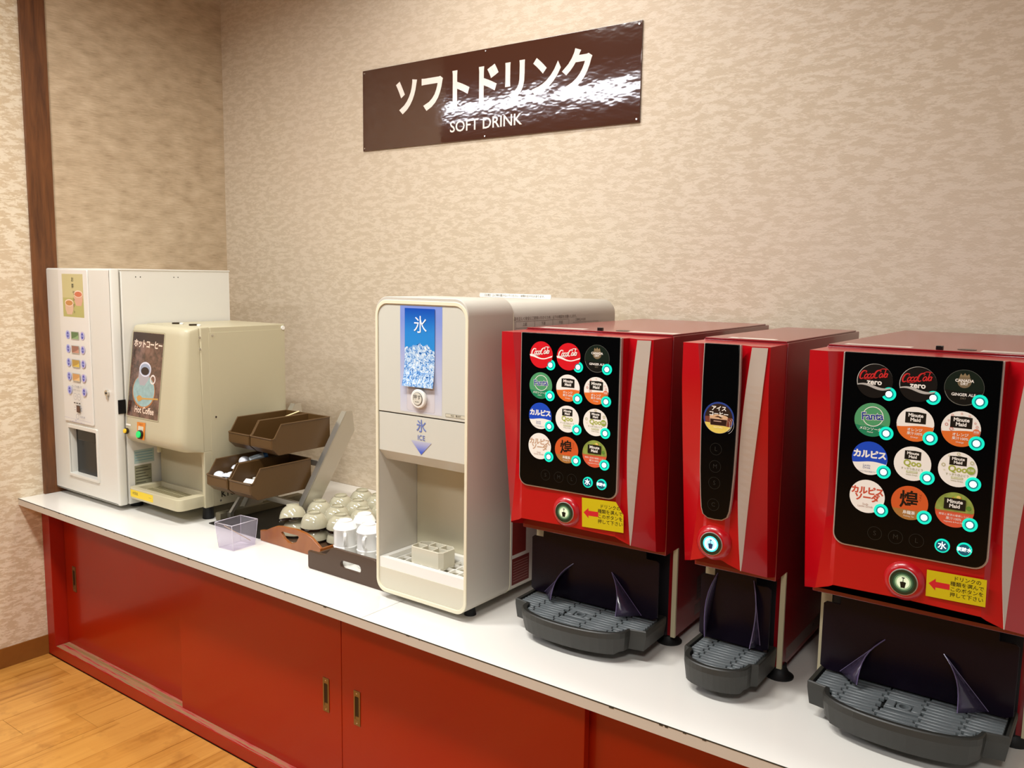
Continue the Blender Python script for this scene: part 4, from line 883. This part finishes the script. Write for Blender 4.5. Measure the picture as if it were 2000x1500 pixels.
def stripe(par, pts_l, pts_r):
    b = MB(); A = [b.bm.verts.new(p) for p in pts_l]; B = [b.bm.verts.new(p) for p in pts_r]; i = b.mi(M_STRIPE)
    for k in range(len(A)-1): b.bm.faces.new((A[k], A[k+1], B[k+1], B[k])).material_index = i
    o = b.build('silver_stripe', par); sd = o.modifiers.new('s', 'SOLIDIFY'); sd.thickness = .001; sd.offset = 1; return o
def stripe_for(par, hw, rings, hi_z=.731, lo_z=.285):
    """thin wedge lying on the strip between ridge and outer edge of the right side of the door"""
    import bisect
    zs = [r_[5][2] for r_ in rings]
    def at(idx, z):
        col = sorted([(r_[idx][2], r_[idx]) for r_ in rings]); 
        for (za, a), (zc, c) in zip(col, col[1:]):
            if za <= z <= zc: t = (z-za)/(zc-za) if zc > za else 0; return tuple(a[i]+(c[i]-a[i])*t for i in range(3))
        return col[0][1] if z < col[0][0] else col[-1][1]
    L, Rr = [], []
    for k in range(31):
        k = k*14/30; z = hi_z+(lo_z-hi_z)*k/14; rdg, out = Vector(at(8, z)), Vector(at(9, z)); f = max(0.02, (1-k/14)**.75)*.86
        L.append(rdg+Vector((.0003, -.0012, 0))); Rr.append(rdg+(out-rdg)*f+Vector((.0006, -.0012, 0)))
    stripe(par, L, Rr)
def sticker(par, cx_, cz, w_, h_, rot=0, peel=False):
    P = Print(Matrix.Translation((cx_, -.1165, cz)) @ Matrix.Rotation(R(-rot), 4, 'Y') @ XZ); yl = ink('c8b414', rough=.3)
    P.shape([(-w_/2, -h_/2), (w_/2, -h_/2), (w_/2, h_/2*(.2 if peel else 1)), (w_/2-.018*(1 if peel else 0), h_/2), (-w_/2, h_/2)], yl)
    a = ink('c8202a'); s = w_/.1; P.shape([(-.046*s, .0), (-.034*s, .011*s), (-.034*s, .005*s), (-.010*s, .005*s), (-.010*s, -.006*s), (-.034*s, -.006*s), (-.034*s, -.012*s)], a)
    P.text('ドリンクの\n種類を選んで\nこのボタンを\n押して下さい', .0185*s, .0012, .0086 if h_/w_ < .6 else .0102, ink('201c10'), bold=.008, line=1.12)
    P.build('instruction_sticker', par)

def big_dispenser(lab, loc, rz, depth, kinds, dull, st):
    D = thing('drink_dispenser', lab, 'dispenser', loc, rz, 'red drink dispensers')
    cabinet(D, .1925, depth)
    b, rings = door_shell(.192, M_MRED); door_ = b.build('front_door', D); stripe_for(door_, .192, rings)
    b = MB(); b.mesh(curve_mesh(rrect(-.1265, .1265, .3825, .7345, .001, 6, .022), [], .004, .001), M_PANELRIM, Matrix.Translation((0, -.1125, 0)) @ XZ)
    b.mesh(curve_mesh(rrect(-.1238, .1238, .3855, .7350, .001, 6, .020), [], .0045, .0005), M_GLASS, Matrix.Translation((0, -.1142, 0)) @ XZ); pn = b.build('selection_panel', D)
    for k, kd in enumerate(kinds):
        x, z = COLS[k % 3], ROWS[k//3]; o = label(kd, (x, z), dull); o.parent = pn
        light_button(x+.0250, z-.0213, pn)
    for x, t_, sz in ((.0565, '水', .014), (.0905, '炭酸水', .0075)):
        b = MB(); b.cyl((x, -.1205, .4140), .0118, .003, 'y', M_TEAL, 28); b.cyl((x, -.1212, .4140), .0094, .003, 'y', mat('deep_teal_face', '#0a4a60' if t_ == '水' else '#0c86b8', .3, emit=.35, ecol='#0a5a70' if t_ == '水' else '#1090c8'), 24); o = b.build('light_button', pn)
        P = Print(Matrix.Translation((0, -.1229, 0)) @ XZ); P.text(t_, x, .414, sz, M_GLOW, bold=.008); P.build('key_lettering', o)
    size_rings(pn, (('S', -.0535, .4145), ('M', -.0185, .4145), ('L', .0155, .4145)))
    round_dispense(D, 0, .3375, False); sticker(D, *st)
    drip_tray(D, .1755, .140, .128); splash_guard(D, .172, 'big')
    for x in (-.165, .168): sucker_foot(D, x, .10); sucker_foot(D, x, depth-.06)
    b = MB(); b.box(.0, .012, .008, .018, .7385, .746, M_BLK, .001); b.build('lid_latch', D)
    b = MB(); b.mesh(curve_mesh(circ(.045, .03, .016, 20), [], .0004), M_BLK, Matrix.Translation((0, .02, .7388))); b.build('lid_hole', D)
    P = Print(Matrix.Translation((0, 0, .7386))); tl_ = ink('e6d8cc'); P.rect(-.165, -.045, .020, .052, tl_)
    for k in range(3): P.rect(-.16, -.055, .026+.008*k, .0275+.008*k, ink('b8a8a0'))
    P.build('lid_label', D); P = Print(Matrix.Translation((0, 0, .7386)))
    P.rect(.07, .185, .020, .062, tl_)
    for k in range(4): P.rect(.075, .18, .026+.009*k, .0275+.009*k, ink('b8a8a0'))
    P.build('lid_label', D)
    P = Print(Matrix.Translation((.1927, 0, 0)) @ Matrix.Rotation(R(90), 4, 'Z') @ XZ); gl = ink('6a4440'); P.rect(.20, .30, .075, .135, gl)
    for k in range(5): P.rect(.205, .295, .082+.01*k, .084+.01*k, ink('4c2c28'))
    P.build('side_label', D); P = Print(Matrix.Translation((.1927, 0, 0)) @ Matrix.Rotation(R(90), 4, 'Z') @ XZ); P.rect(.19, .34, .040, .066, ink('7c5c56')); P.build('side_label', D)
    return D
K1 = ['coke', 'coke', 'ginger', 'melon', 'orange', 'orange_s', 'calpis', 'white', 'white_s', 'csoda', 'tea', 'veg']
K3 = ['zero', 'zero', 'ginger'] + K1[3:]
big_dispenser('wide red drink dispenser beside the ice dispenser, with red cola labels on top row', (2.364, -.69, H), R(2.5), .665, K1, True, (.0925, .3455, .102, .066, 2, True))
big_dispenser('wide red drink dispenser at the right edge, with black cola labels on top row', (3.078, -.69, H), 0, .665, K3, False, (.0815, .3435, .092, .047, 1, False))
# narrow iced coffee dispenser
D = thing('drink_dispenser', 'narrow red iced coffee dispenser standing between the two wide ones', 'dispenser', (2.72, -.69, H), R(1), 'red drink dispensers')
cabinet(D, .09, .56)
b, rings = door_shell(.0895, M_MRED); door_ = b.build('front_door', D); stripe_for(door_, .0895, rings)
def taper(off):
    zs = [.735, .66, .60, .54, .48, .43, .405]; wd = [.0350, .0362, .0360, .0352, .0335, .0305, .0280]
    r_ = [(w_+off, z) for w_, z in zip(wd, zs)]; bt = [(.024+off, .3925-off*.3), (.015, .3865-off), (0, .3855-off)]
    rr = r_+bt; return [(x, z) for x, z in rr]+[(-x, z) for x, z in rr[::-1][1:]]
b = MB(); b.mesh(curve_mesh(taper(.0025), [], .004, .0005), M_PANELRIM, Matrix.Translation((0, -.1125, 0)) @ XZ); b.mesh(curve_mesh(taper(0), [], .0045, .0005), M_GLASS, Matrix.Translation((0, -.1142, 0)) @ XZ); pn = b.build('selection_panel', D)
o = label('iced', (0, .590)); o.parent = pn
size_rings(pn, (('L', -.003, .527), ('M', -.003, .492), ('S', -.003, .4585), ('C', -.003, .4145)))
round_dispense(D, -.003, .335, True)
drip_tray(D, .082, .070, .122); splash_guard(D, .078, 'small')
for x in (-.068, .082): sucker_foot(D, x, .09); sucker_foot(D, x, .50)
P = Print(Matrix.Translation((0, 0, .7386))); P.rect(-.045, .055, .02, .05, ink('e6d8cc')); P.disc(-.02, .032, .006, ink('a84a50'), 14); P.build('lid_label', D)
P = Print(Matrix.Translation((.0902, 0, 0)) @ Matrix.Rotation(R(90), 4, 'Z') @ XZ); P.rect(.10, .40, .034, .062, ink('85706a')); P.disc(.30, .05, .004, M_BLK, 12); P.build('side_label', D)
